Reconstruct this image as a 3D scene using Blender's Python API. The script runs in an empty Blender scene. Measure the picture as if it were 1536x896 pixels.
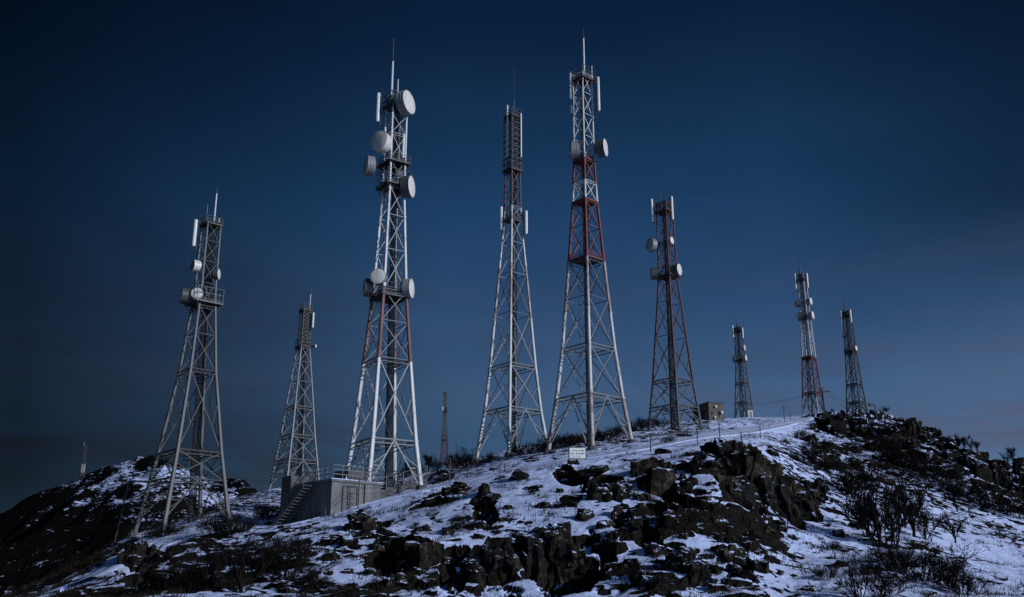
import bpy, bmesh, math, random
import numpy as np
from mathutils import Vector, Matrix, noise as mnoise

random.seed(7)
rng = np.random.default_rng(7)
S = bpy.context.scene
COL = S.collection
R = math.radians

# ------------------------------------------------------------------ camera
W0, H0 = 1536.0, 896.0
LENS = 35.0
F = LENS / 36.0 * W0
PITCH = R(17.0)
CT, ST = math.cos(PITCH), math.sin(PITCH)
cam_d = bpy.data.cameras.new('camera')
cam_d.lens = LENS
cam_d.sensor_width = 36.0
cam_d.clip_start = 0.1
cam_d.clip_end = 20000
cam = bpy.data.objects.new('camera', cam_d)
cam.rotation_euler = (R(90) + PITCH, 0, 0)
COL.objects.link(cam)
S.camera = cam


def tz(py):
    b = (H0 / 2 - py) / F
    return (ST + b * CT) / (CT - b * ST)


def ux(px, py):
    b = (H0 / 2 - py) / F
    return ((px - W0 / 2) / F) / (CT - b * ST)


def at(px, py, Y):
    return Vector((ux(px, py) * Y, Y, tz(py) * Y))


def depth(Y, z):
    return Y * CT + z * ST


def proj(p):
    d = p[1] * CT + p[2] * ST
    return (W0 / 2 + F * p[0] / d, H0 / 2 - F * (-p[1] * ST + p[2] * CT) / d)


# ------------------------------------------------------------------ noise
def _h(ix, iy, s):
    n = (ix.astype(np.int64) * 374761393 + iy.astype(np.int64) * 668265263 + s * 974634777) & 0x7fffffff
    n = ((n ^ (n >> 13)) * 1274126177) & 0x7fffffff
    n = (n ^ (n >> 16)) & 0xffffff
    return n / float(0xffffff)


def vnoise(x, y, s=0):
    ix, iy = np.floor(x), np.floor(y)
    fx, fy = x - ix, y - iy
    fx = fx * fx * fx * (fx * (fx * 6 - 15) + 10)
    fy = fy * fy * fy * (fy * (fy * 6 - 15) + 10)
    a, b = _h(ix, iy, s), _h(ix + 1, iy, s)
    c, d = _h(ix, iy + 1, s), _h(ix + 1, iy + 1, s)
    return (a + (b - a) * fx) * (1 - fy) + (c + (d - c) * fx) * fy


def fbm(x, y, s=0, o=4):
    t, a, n = 0, 0.5, 0
    for k in range(o):
        t = t + a * vnoise(x, y, s + k * 17)
        n += a
        x, y, a = x * 2.03 + 5.1, y * 2.03 + 1.7, a * 0.5
    return t / n


def sstep(a, b, x):
    t = np.clip((x - a) / (b - a), 0, 1)
    return t * t * (3 - 2 * t)


# ------------------------------------------------------------------ object helpers
def tag(o, label=None, cat=None, group=None, kind=None):
    if label:
        o['label'] = label
    if cat:
        o['category'] = cat
    if group:
        o['group'] = group
    if kind:
        o['kind'] = kind
    return o


def empty(name, loc, rz=0.0):
    o = bpy.data.objects.new(name, None)
    o.empty_display_size = 0.5
    o.location = loc
    o.rotation_euler = (0, 0, rz)
    COL.objects.link(o)
    return o


class MB:
    def __init__(self):
        self.v, self.f, self.m = [], [], []

    def poly(self, pts, faces, mi=0):
        n = len(self.v)
        self.v += [tuple(p) for p in pts]
        for q in faces:
            self.f.append([n + i for i in q])
            self.m.append(mi)

    def tube(self, p0, p1, r0, r1=None, n=6, mi=0, caps=True):
        r1 = r0 if r1 is None else r1
        p0, p1 = Vector(p0), Vector(p1)
        d = p1 - p0
        if d.length < 1e-6:
            return
        d.normalize()
        a = d.cross(Vector((0, 0, 1)))
        if a.length < 1e-3:
            a = Vector((1, 0, 0))
        a.normalize()
        b = d.cross(a)
        pts = []
        for p, r in ((p0, r0), (p1, r1)):
            for k in range(n):
                t = 2 * math.pi * (k + .5) / n
                pts.append(p + (a * math.cos(t) + b * math.sin(t)) * r)
        fs = [(k, (k + 1) % n, n + (k + 1) % n, n + k) for k in range(n)]
        if caps:
            fs += [tuple(range(n - 1, -1, -1)), tuple(range(n, 2 * n))]
        self.poly(pts, fs, mi)

    def flat(self, p0, p1, w, t, nrm_, mi=0, off=0.0):
        """flat bar, wide in the plane across nrm_"""
        p0, p1, n_ = Vector(p0), Vector(p1), Vector(nrm_).normalized()
        d = (p1 - p0)
        if d.length < 1e-6:
            return
        d.normalize()
        n_ = (n_ - d * n_.dot(d)).normalized()
        b = d.cross(n_) * (w / 2)
        c = n_ * (t / 2)
        o = n_ * off
        pts = [p + o + x for p in (p0, p1) for x in (-b - c, b - c, b + c, -b + c)]
        self.poly(pts, [(3, 2, 1, 0), (4, 5, 6, 7), (0, 1, 5, 4), (1, 2, 6, 5), (2, 3, 7, 6), (3, 0, 4, 7)], mi)

    def sleg(self, p0, p1, r0, r1, rad, mi=0):
        """box section leg, its flats parallel to the tower faces (corners point along rad)"""
        rad = Vector(rad).normalized()
        per = Vector((-rad.y, rad.x, 0))
        pts = []
        for p, r in ((Vector(p0), r0), (Vector(p1), r1)):
            for k in range(4):
                u, v = ((rad, per), (per, -rad), (-rad, -per), (-per, rad))[k]
                pts += [p + u * r + v * (r * .22), p + v * r + u * (r * .22)]
        # order the ring by angle
        ring = sorted(range(8), key=lambda i: math.atan2((pts[i] - Vector(p0)).dot(per), (pts[i] - Vector(p0)).dot(rad)))
        q = [pts[i] for i in ring] + [pts[8 + i] for i in ring]
        self.poly(q, [(k, (k + 1) % 8, 8 + (k + 1) % 8, 8 + k) for k in range(8)], mi)

    def path(self, pts, r, n=5, mi=0):
        for a, b in zip(pts[:-1], pts[1:]):
            self.tube(a, b, r, r, n, mi)

    def box(self, c, s, mi=0, rz=0.0, M=None):
        c = Vector(c)
        hx, hy, hz = s[0] / 2, s[1] / 2, s[2] / 2
        pts = [Vector((x, y, z)) for z in (-hz, hz) for x, y in ((-hx, -hy), (hx, -hy), (hx, hy), (-hx, hy))]
        Q = M if M is not None else Matrix.Rotation(rz, 3, 'Z')
        self.poly([c + Q @ p for p in pts],
                  [(3, 2, 1, 0), (4, 5, 6, 7), (0, 1, 5, 4), (1, 2, 6, 5), (2, 3, 7, 6), (3, 0, 4, 7)], mi)

    def lathe(self, prof, M, n=28, mi=0, cap0=False, cap1=False):
        """prof = [(radius, axial)], axis = M's local -Y"""
        pts = []
        for r, a in prof:
            for k in range(n):
                t = 2 * math.pi * k / n
                pts.append(M @ Vector((r * math.cos(t), -a, r * math.sin(t))))
        fs = []
        for i in range(len(prof) - 1):
            for k in range(n):
                k2 = (k + 1) % n
                fs.append((i * n + k, i * n + k2, (i + 1) * n + k2, (i + 1) * n + k))
        if cap0:
            fs.append(tuple(range(n - 1, -1, -1)))
        if cap1:
            fs.append(tuple((len(prof) - 1) * n + k for k in range(n)))
        self.poly(pts, fs, mi)

    def build(self, name, mats, parent=None, smooth=False, bevel=0.0):
        me = bpy.data.meshes.new(name)
        me.from_pydata(self.v, [], self.f)
        if not isinstance(mats, (list, tuple)):
            mats = [mats]
        for m in mats:
            me.materials.append(m)
        if len(mats) > 1:
            me.polygons.foreach_set('material_index', self.m)
        me.validate()
        me.update()
        if smooth:
            me.polygons.foreach_set('use_smooth', [True] * len(me.polygons))
            try:
                me.set_sharp_from_angle(angle=R(38))
            except Exception:
                pass
        o = bpy.data.objects.new(name, me)
        COL.objects.link(o)
        if parent is not None:
            o.parent = parent
        if bevel:
            b = o.modifiers.new('bevel', 'BEVEL')
            b.width = bevel
            b.segments = 2
        return o


def kids(o):
    return list(o.children)


def copy_tree(o, parent=None):
    c = o.copy()
    COL.objects.link(c)
    if parent is not None:
        c.parent = parent
    for ch in kids(o):
        copy_tree(ch, c)
    return c


# ------------------------------------------------------------------ materials
def newmat(name):
    m = bpy.data.materials.new(name)
    m.use_nodes = True
    nt = m.node_tree
    return m, nt, nt.nodes, nt.links, nt.nodes['Principled BSDF']


def ramp(nd, stops, interp='LINEAR'):
    r = nd.new('ShaderNodeValToRGB')
    cr = r.color_ramp
    cr.interpolation = interp
    while len(cr.elements) < len(stops):
        cr.elements.new(0.5)
    for e, (p, c) in zip(cr.elements, stops):
        e.position = p
        e.color = (c[0], c[1], c[2], 1) if isinstance(c, (tuple, list)) else (c, c, c, 1)
    return r


def coords(nd, ln, scale=(1, 1, 1), rot=(0, 0, 0), src='Object'):
    t = nd.new('ShaderNodeTexCoord')
    mp = nd.new('ShaderNodeMapping')
    mp.inputs['Scale'].default_value = scale
    mp.inputs['Rotation'].default_value = rot
    ln.new(t.outputs[src], mp.inputs['Vector'])
    return mp.outputs['Vector']


def ntex(nd, ln, vec, scale, detail=4, rough=0.55, dist=0.0):
    n = nd.new('ShaderNodeTexNoise')
    n.inputs['Scale'].default_value = scale
    n.inputs['Detail'].default_value = detail
    n.inputs['Roughness'].default_value = rough
    n.inputs['Distortion'].default_value = dist
    ln.new(vec, n.inputs['Vector'])
    return n.outputs['Fac']


def mixc(nd, ln, fac, a, b, bt='MIX'):
    m = nd.new('ShaderNodeMix')
    m.data_type = 'RGBA'
    m.blend_type = bt
    for sock, v in ((m.inputs[0], fac), (m.inputs[6], a), (m.inputs[7], b)):
        if hasattr(v, 'is_output'):
            ln.new(v, sock)
        elif isinstance(v, (tuple, list)):
            sock.default_value = (v[0], v[1], v[2], 1)
        else:
            sock.default_value = v
    return m.outputs[2]


def math_(nd, ln, op, a, b=None, clamp=False):
    m = nd.new('ShaderNodeMath')
    m.operation = op
    m.use_clamp = clamp
    for i, v in enumerate((a, b)):
        if v is None:
            continue
        if hasattr(v, 'is_output'):
            ln.new(v, m.inputs[i])
        else:
            m.inputs[i].default_value = v
    return m.outputs[0]


def bump(nd, ln, bsdf, h, strength, dist):
    b = nd.new('ShaderNodeBump')
    b.inputs['Strength'].default_value = strength
    b.inputs['Distance'].default_value = dist
    ln.new(h, b.inputs['Height'])
    ln.new(b.outputs['Normal'], bsdf.inputs['Normal'])


def painted(name, col, stain, amt=0.35, rough=0.5, metal=0.0, scale=2.0):
    """paint or zinc with streaky wear of its own"""
    m, nt, nd, ln, bs = newmat(name)
    v = coords(nd, ln, (1, 1, 0.35))
    n1 = ntex(nd, ln, v, scale, 5, 0.65, 0.6)
    lo = 0.62 - 0.3 * amt
    r = ramp(nd, [(lo, 0), (lo + 0.16, 1)])
    ln.new(n1, r.inputs[0])
    n2 = ntex(nd, ln, v, scale * 6, 3)
    c1 = mixc(nd, ln, n2, tuple(x * 0.8 for x in col), tuple(min(x * 1.12, 1) for x in col))
    c2 = mixc(nd, ln, math_(nd, ln, 'MULTIPLY', r.outputs[0], amt * 1.3, True), c1, stain)
    ln.new(c2, bs.inputs['Base Color'])
    bs.inputs['Roughness'].default_value = rough
    bs.inputs['Metallic'].default_value = metal
    if max(col) < 0.03:
        bs.inputs['Specular IOR Level'].default_value = 0.06
    bump(nd, ln, bs, n2, 0.25, 0.01)
    return m


M = {}
M['white'] = painted('weathered white paint', (0.47, 0.48, 0.49), (0.16, 0.10, 0.075), 0.4)
M['white_old'] = painted('old white paint', (0.40, 0.40, 0.40), (0.16, 0.075, 0.05), 0.6)
M['zinc'] = painted('galvanised steel', (0.15, 0.157, 0.165), (0.20, 0.17, 0.15), 0.4, 0.5)
M['zinc_mid'] = painted('dull galvanised steel', (0.075, 0.079, 0.083), (0.07, 0.055, 0.045), 0.5, 0.55)
M['zinc_dark'] = painted('dark weathered steel', (0.03, 0.032, 0.034), (0.045, 0.032, 0.025), 0.5, 0.6)
M['red'] = painted('faded red paint', (0.14, 0.018, 0.019), (0.09, 0.03, 0.025), 0.5, 0.5)
M['red_dark'] = painted('rust red paint', (0.080, 0.017, 0.019), (0.06, 0.045, 0.042), 0.6, 0.6)
M['rust'] = painted('rusty white paint', (0.36, 0.33, 0.32), (0.15, 0.065, 0.05), 0.62, 0.6)
M['rust_red'] = painted('rust stained leg', (0.22, 0.10, 0.09), (0.10, 0.045, 0.04), 0.8, 0.65)
M['radome'] = painted('white radome skin', (0.66, 0.61, 0.57), (0.34, 0.32, 0.30), 0.45, 0.42, 0, 1.2)
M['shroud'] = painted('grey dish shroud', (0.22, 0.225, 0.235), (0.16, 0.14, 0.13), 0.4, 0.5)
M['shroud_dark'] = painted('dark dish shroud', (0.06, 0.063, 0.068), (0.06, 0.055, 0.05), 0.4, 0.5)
M['grp'] = painted('white antenna housing', (0.62, 0.62, 0.62), (0.34, 0.32, 0.31), 0.3, 0.4)
M['cable'] = painted('black cable', (0.025, 0.025, 0.028), (0.04, 0.04, 0.04), 0.3, 0.6)
M['wood'] = painted('grey weathered wood', (0.075, 0.06, 0.05), (0.035, 0.028, 0.022), 0.6, 0.85)
M['bark'] = painted('dark bark', (0.018, 0.014, 0.012), (0.01, 0.008, 0.007), 0.6, 0.9)
M['twig'] = painted('dark twigs', (0.011, 0.009, 0.008), (0.018, 0.015, 0.013), 0.4, 0.9)
M['grass'] = painted('dead grass', (0.020, 0.016, 0.011), (0.012, 0.010, 0.007), 0.5, 0.9)
M['signwhite'] = painted('white sign face', (0.78, 0.78, 0.74), (0.45, 0.42, 0.36), 0.25, 0.5)
M['ink'] = painted('dark sign lettering', (0.05, 0.05, 0.055), (0.08, 0.08, 0.08), 0.2, 0.6)
M['lampglass'] = painted('cloudy lamp cover', (0.55, 0.56, 0.56), (0.3, 0.3, 0.3), 0.2, 0.25)


def concrete(name, col, dark):
    m, nt, nd, ln, bs = newmat(name)
    v = coords(nd, ln, (1, 1, 0.3))
    n1 = ntex(nd, ln, v, 1.4, 6, 0.7, 0.4)
    v2 = coords(nd, ln, (1, 1, 1))
    n2 = ntex(nd, ln, v2, 9, 5, 0.7)
    r = ramp(nd, [(0.32, dark), (0.6, col), (0.75, tuple(c * 1.25 for c in col))])
    ln.new(n1, r.inputs[0])
    c = mixc(nd, ln, 0.45, r.outputs[0], n2, 'OVERLAY')
    ln.new(c, bs.inputs['Base Color'])
    bs.inputs['Roughness'].default_value = 0.88
    bump(nd, ln, bs, n2, 0.5, 0.03)
    return m


M['concrete'] = concrete('stained concrete', (0.17, 0.168, 0.165), (0.075, 0.073, 0.071))
M['concrete_dark'] = concrete('dark stained concrete', (0.085, 0.083, 0.082), (0.04, 0.038, 0.036))
M['brown_wall'] = concrete('brown rendered wall', (0.11, 0.092, 0.078), (0.045, 0.036, 0.03))
M['pale_wall'] = concrete('pale rendered wall', (0.55, 0.52, 0.46), (0.35, 0.33, 0.29))


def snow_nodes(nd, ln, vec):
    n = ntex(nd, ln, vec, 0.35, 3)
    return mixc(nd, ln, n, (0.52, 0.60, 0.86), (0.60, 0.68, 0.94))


def ground_mat(name, scale, base, attr=True, dark=1.0):
    m, nt, nd, ln, bs = newmat(name)
    v = coords(nd, ln, (1, 1, 1))
    vs = coords(nd, ln, (0.75, 0.75, 1.7), (0, R(-14), 0))
    n_f = ntex(nd, ln, vs, 1.15 * scale, 3.2, 0.52, 0.9)
    n_b = ntex(nd, ln, v, 0.16 * scale, 4, 0.6)
    geo = nd.new('ShaderNodeNewGeometry')
    sx = nd.new('ShaderNodeSeparateXYZ')
    ln.new(geo.outputs['Normal'], sx.inputs[0])
    slope = math_(nd, ln, 'MULTIPLY', math_(nd, ln, 'SUBTRACT', 0.90, sx.outputs['Z']), 0.95)
    t = math_(nd, ln, 'ADD', math_(nd, ln, 'MULTIPLY', n_f, 0.95), math_(nd, ln, 'SUBTRACT', math_(nd, ln, 'MULTIPLY', n_b, 0.62), 0.258))
    t = math_(nd, ln, 'ADD', t, slope)
    t = math_(nd, ln, 'ADD', t, base)
    if attr:
        a = nd.new('ShaderNodeAttribute')
        a.attribute_name = 'bare'
        t = math_(nd, ln, 'ADD', t, a.outputs['Fac'])
    r = ramp(nd, [(0.585, 0), (0.635, 1)])
    ln.new(t, r.inputs[0])
    bare = r.outputs[0]
    snow = snow_nodes(nd, ln, v)
    n_e = ntex(nd, ln, v, 3.1 * scale, 5, 0.7)
    earth = ramp(nd, [(0.35, tuple(dark * x for x in (0.005, 0.0045, 0.004))), (0.55, tuple(dark * x for x in (0.012, 0.010, 0.0085))), (0.72, tuple(dark * x for x in (0.030, 0.025, 0.019)))])
    ln.new(n_e, earth.inputs[0])
    c = mixc(nd, ln, bare, snow, earth.outputs[0])
    ln.new(c, bs.inputs['Base Color'])
    bs.inputs['Roughness'].default_value = 0.75
    bs.inputs['Specular IOR Level'].default_value = 0.04
    # snow lies a few centimetres proud of the bare ground
    n_g = ntex(nd, ln, v, 5.0 * scale, 6, 0.7)
    vo = nd.new('ShaderNodeTexVoronoi')
    vo.feature = 'DISTANCE_TO_EDGE'
    vo.inputs['Scale'].default_value = 1.7 * scale
    ln.new(coords(nd, ln, (1.5, 1.5, 0.6)), vo.inputs['Vector'])
    ck = ramp(nd, [(0.0, 0), (0.16, 1)])
    ln.new(vo.outputs['Distance'], ck.inputs[0])
    crack = math_(nd, ln, 'MULTIPLY', math_(nd, ln, 'MULTIPLY', ck.outputs[0], bare), 1.1)
    h = math_(nd, ln, 'ADD', math_(nd, ln, 'MULTIPLY', bare, -0.35), math_(nd, ln, 'MULTIPLY', n_g, 0.8))
    h = math_(nd, ln, 'ADD', h, crack)
    bump(nd, ln, bs, h, 0.6, 0.14 / scale)
    return m


M['ground'] = ground_mat('snow over dark heath', 1.0, 0.0)
M['mountain'] = ground_mat('snow on far dark mountain', 0.55, 0.0, dark=0.5)


def road_mat():
    m, nt, nd, ln, bs = newmat('packed snow on road')
    v = coords(nd, ln, (1, 1, 1))
    n1 = ntex(nd, ln, v, 0.8, 6, 0.65, 0.3)
    n2 = ntex(nd, ln, v, 5, 5, 0.7)
    r = ramp(nd, [(0.30, (0.40, 0.45, 0.62)), (0.5, (0.56, 0.63, 0.86)), (0.66, (0.66, 0.72, 0.94))])
    ln.new(n1, r.inputs[0])
    a = nd.new('ShaderNodeAttribute')
    a.attribute_name = 'rut'
    k = ramp(nd, [(0.42, 0), (0.62, 1)])
    ln.new(n2, k.inputs[0])
    f = math_(nd, ln, 'MULTIPLY', a.outputs['Fac'], math_(nd, ln, 'ADD', math_(nd, ln, 'MULTIPLY', k.outputs[0], 0.5), 0.4), True)
    c = mixc(nd, ln, f, r.outputs[0], (0.16, 0.15, 0.15))
    ln.new(c, bs.inputs['Base Color'])
    bs.inputs['Roughness'].default_value = 0.7
    bump(nd, ln, bs, n2, 0.4, 0.05)
    return m


M['road'] = road_mat()


def rock_mat():
    m, nt, nd, ln, bs = newmat('dark cracked rock with snow caps')
    v = coords(nd, ln, (1, 1, 1))
    n1 = ntex(nd, ln, v, 1.3, 8, 0.72, 0.3)
    vo = nd.new('ShaderNodeTexVoronoi')
    vo.feature = 'DISTANCE_TO_EDGE'
    vo.inputs['Scale'].default_value = 1.5
    vv = coords(nd, ln, (1.6, 1.6, 0.55))
    ln.new(vv, vo.inputs['Vector'])
    rc = ramp(nd, [(0.3, (0.004, 0.004, 0.0035)), (0.48, (0.013, 0.0115, 0.0095)), (0.58, (0.036, 0.031, 0.025)), (0.70, (0.085, 0.074, 0.060))])
    ln.new(n1, rc.inputs[0])
    n_l = ntex(nd, ln, v, 0.45, 4, 0.6)
    lr_ = ramp(nd, [(0.42, (0.75, 0.80, 0.90)), (0.55, (0.95, 0.88, 0.80)), (0.66, (1.45, 1.38, 1.26))])
    ln.new(n_l, lr_.inputs[0])
    n_k = ntex(nd, ln, v, 7.0, 3, 0.6)
    lich = ramp(nd, [(0.64, 0), (0.70, 1)])
    ln.new(n_k, lich.inputs[0])
    ck = ramp(nd, [(0.0, 0.35), (0.05, 1.0)])
    ln.new(vo.outputs['Distance'], ck.inputs[0])
    rock = mixc(nd, ln, 1.0, mixc(nd, ln, 1.0, rc.outputs[0], lr_.outputs[0], 'MULTIPLY'), ck.outputs[0], 'MULTIPLY')
    rock = mixc(nd, ln, math_(nd, ln, 'MULTIPLY', lich.outputs[0], .5), rock, (0.10, 0.095, 0.075))
    geo = nd.new('ShaderNodeNewGeometry')
    sx = nd.new('ShaderNodeSeparateXYZ')
    ln.new(geo.outputs['True Normal'], sx.inputs[0])
    n3 = ntex(nd, ln, v, 1.1, 6, 0.65)
    t = math_(nd, ln, 'ADD', math_(nd, ln, 'MULTIPLY', sx.outputs['Z'], 0.75), math_(nd, ln, 'MULTIPLY', math_(nd, ln, 'SUBTRACT', n3, 0.5), 1.5))
    sr = ramp(nd, [(0.58, 0), (0.62, 1)])
    ln.new(t, sr.inputs[0])
    snow = snow_nodes(nd, ln, v)
    ln.new(mixc(nd, ln, sr.outputs[0], rock, snow), bs.inputs['Base Color'])
    bs.inputs['Roughness'].default_value = 0.9
    bs.inputs['Specular IOR Level'].default_value = 0.04
    h = math_(nd, ln, 'ADD', n1, math_(nd, ln, 'MULTIPLY', ck.outputs[0], 0.4))
    bump(nd, ln, bs, h, 0.9, 0.16)
    return m


M['rock'] = rock_mat()

msnow, nt, nd, ln, bs = newmat('clean snow')
v = coords(nd, ln)
ln.new(snow_nodes(nd, ln, v), bs.inputs['Base Color'])
bs.inputs['Roughness'].default_value = 0.7
bump(nd, ln, bs, ntex(nd, ln, v, 6, 5, 0.7), 0.5, 0.04)
M['snow'] = msnow

# ------------------------------------------------------------------ terrain
PROF = {
    -900: [(30, 1020), (55, 1010), (80, 1015), (140, 1060)],
    -300: [(30, 1000), (55, 985), (80, 990), (140, 1040)],
    0: [(30, 985), (50, 940), (65, 918), (78, 906), (95, 915), (140, 960)],
    100: [(30, 980), (50, 920), (65, 888), (76, 871), (85, 864), (100, 872), (140, 910)],
    200: [(30, 975), (50, 905), (62, 855), (72, 815), (78, 804), (86, 800), (100, 808), (140, 850)],
    250: [(30, 975), (50, 900), (62, 848), (72, 806), (78, 794), (86, 788), (100, 790), (140, 830)],
    340: [(30, 975), (50, 898), (62, 838), (72, 795), (78, 780), (84, 766), (100, 751), (115, 750), (150, 800)],
    415: [(30, 975), (50, 897), (62, 828), (70, 794), (75, 796), (80, 796), (86, 772), (100, 745), (120, 732), (150, 760)],
    500: [(30, 975), (50, 896), (62, 815), (70, 782), (75, 771), (80, 768), (100, 745), (125, 728), (160, 745)],
    560: [(30, 975), (50, 896), (62, 806), (70, 768), (75, 754), (80, 751), (100, 735), (125, 722), (160, 735)],
    640: [(30, 975), (50, 896), (62, 800), (70, 755), (75, 738), (82, 731), (100, 722), (125, 711), (160, 716)],
    720: [(30, 975), (50, 896), (62, 790), (70, 738), (75, 720), (82, 715), (98, 695), (125, 688), (160, 696)],
    830: [(30, 975), (50, 896), (62, 778), (70, 718), (75, 699), (82, 694), (90, 680), (100, 672), (122, 666), (160, 672)],
    890: [(30, 975), (50, 896), (62, 770), (70, 708), (75, 689), (82, 684), (88, 672), (100, 665), (125, 652), (160, 655)],
    950: [(30, 975), (50, 896), (62, 765), (70, 702), (75, 682), (82, 677), (90, 669), (110, 655), (130, 643), (170, 645)],
    1016: [(30, 975), (50, 896), (62, 762), (70, 695), (75, 672), (82, 665), (100, 652), (115, 645), (140, 634), (180, 634)],
    1060: [(30, 975), (50, 896), (62, 755), (68, 690), (74, 668), (82, 661), (100, 650), (120, 640), (160, 629), (200, 628)],
    1110: [(30, 975), (50, 896), (60, 790), (66, 720), (72, 678), (80, 665), (95, 655), (120, 642), (160, 631), (190, 628), (230, 629)],
    1150: [(30, 975), (50, 900), (60, 830), (66, 765), (72, 700), (78, 676), (90, 660), (120, 642), (160, 630), (190, 627), (230, 630)],
    1180: [(30, 975), (50, 905), (60, 840), (70, 775), (80, 705), (95, 668), (120, 645), (150, 631), (170, 626), (200, 630)],
    1230: [(30, 975), (50, 903), (60, 840), (75, 765), (90, 708), (110, 667), (135, 640), (158, 624), (180, 625), (210, 635)],
    1300: [(30, 975), (45, 910), (55, 865), (75, 790), (90, 738), (110, 686), (135, 648), (160, 624), (180, 623), (220, 640)],
    1360: [(30, 975), (45, 910), (55, 875), (75, 805), (90, 755), (110, 697), (130, 655), (150, 627), (170, 626), (210, 650)],
    1400: [(30, 975), (45, 910), (55, 880), (75, 815), (90, 768), (110, 707), (125, 672), (138, 646), (150, 645), (200, 680)],
    1440: [(30, 975), (45, 912), (55, 885), (75, 825), (90, 780), (105, 724), (120, 684), (130, 674), (180, 705)],
    1536: [(30, 975), (45, 915), (55, 892), (75, 845), (90, 800), (105, 748), (118, 716), (126, 709), (180, 760)],
    1650: [(30, 975), (45, 918), (55, 900), (75, 860), (90, 825), (105, 779), (118, 755), (126, 751), (180, 800)],
    2400: [(30, 985), (45, 940), (75, 910), (105, 890), (126, 890), (180, 910)],
}
Yrow = np.concatenate([np.linspace(1.0, 40, 40, endpoint=False), np.linspace(40, 60, 150, endpoint=False),
                       np.linspace(60, 90, 230, endpoint=False), np.linspace(90, 140, 170, endpoint=False),
                       np.linspace(140, 240, 110, endpoint=False), np.geomspace(240, 9000, 60)])
Ucol = np.concatenate([np.linspace(-3.2, -0.72, 40, endpoint=False), np.linspace(-0.72, 0.72, 1150, endpoint=False),
                       np.linspace(0.72, 3.2, 41)])
cols_u, cols_z = [], []
for px, an in sorted(PROF.items()):
    ys = [0.0, 14.0] + [a[0] for a in an]
    zs = [-1.7, -1.75] + [a[0] * tz(a[1]) for a in an]
    ly, lz = ys[-1], zs[-1]
    ys += [ly + 45, max(ly + 160, 330), 900, 12000]
    zs += [lz - 9, -16, -34, -60]
    cols_u.append(ux(px, 740))
    cols_z.append(np.interp(Yrow, ys, zs))
cols_u = np.array(cols_u)
cols_z = np.array(cols_z)
Z = np.empty((len(Ucol), len(Yrow)))
for j in range(len(Yrow)):
    Z[:, j] = np.interp(Ucol, cols_u, cols_z[:, j])


def smooth(A, axis, k):
    ker = np.exp(-0.5 * (np.arange(-3 * k, 3 * k + 1) / k) ** 2)
    ker /= ker.sum()
    P = np.pad(A, [(3 * k, 3 * k) if a == axis else (0, 0) for a in (0, 1)], mode='edge')
    out = np.zeros_like(A)
    n = A.shape[axis]
    for i, w in enumerate(ker):
        out += w * (P[i:i + n, :] if axis == 0 else P[:, i:i + n])
    return out


Z = smooth(smooth(Z, 0, 14), 1, 4)
UU, YY = np.meshgrid(Ucol, Yrow, indexing='ij')
XX = UU * YY
# road centre line (pixel, depth) ------------------------------------------------
ROADP = [(150, 62), (250, 70.0), (340, 73.5), (415, 75.5), (500, 76.8), (560, 77.5), (640, 78.5), (720, 79), (830, 79.5),
         (890, 80), (950, 81), (1005, 85), (1045, 91), (1085, 99), (1120, 110), (1155, 126), (1190, 143), (1220, 157)]
rd_u = np.array([ux(p, 700) for p, y in ROADP])
rd_y = np.array([y for p, y in ROADP])
road_c = [(u * y, y) for u, y in zip(rd_u, rd_y)]


def catmull(P, n=14):
    out = []
    P = [Vector(p) for p in P]
    P = [P[0] * 2 - P[1]] + P + [P[-1] * 2 - P[-2]]
    for i in range(1, len(P) - 2):
        for k in range(n):
            t = k / n
            a, b, c, d = P[i - 1], P[i], P[i + 1], P[i + 2]
            out.append(0.5 * ((2 * b) + (c - a) * t + (2 * a - 5 * b + 4 * c - d) * t * t + (3 * b - a - 3 * c + d) * t ** 3))
    out.append(P[-2])
    return out


road_pts = catmull(road_c)
rp = np.array([[p[0], p[1]] for p in road_pts])
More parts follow.
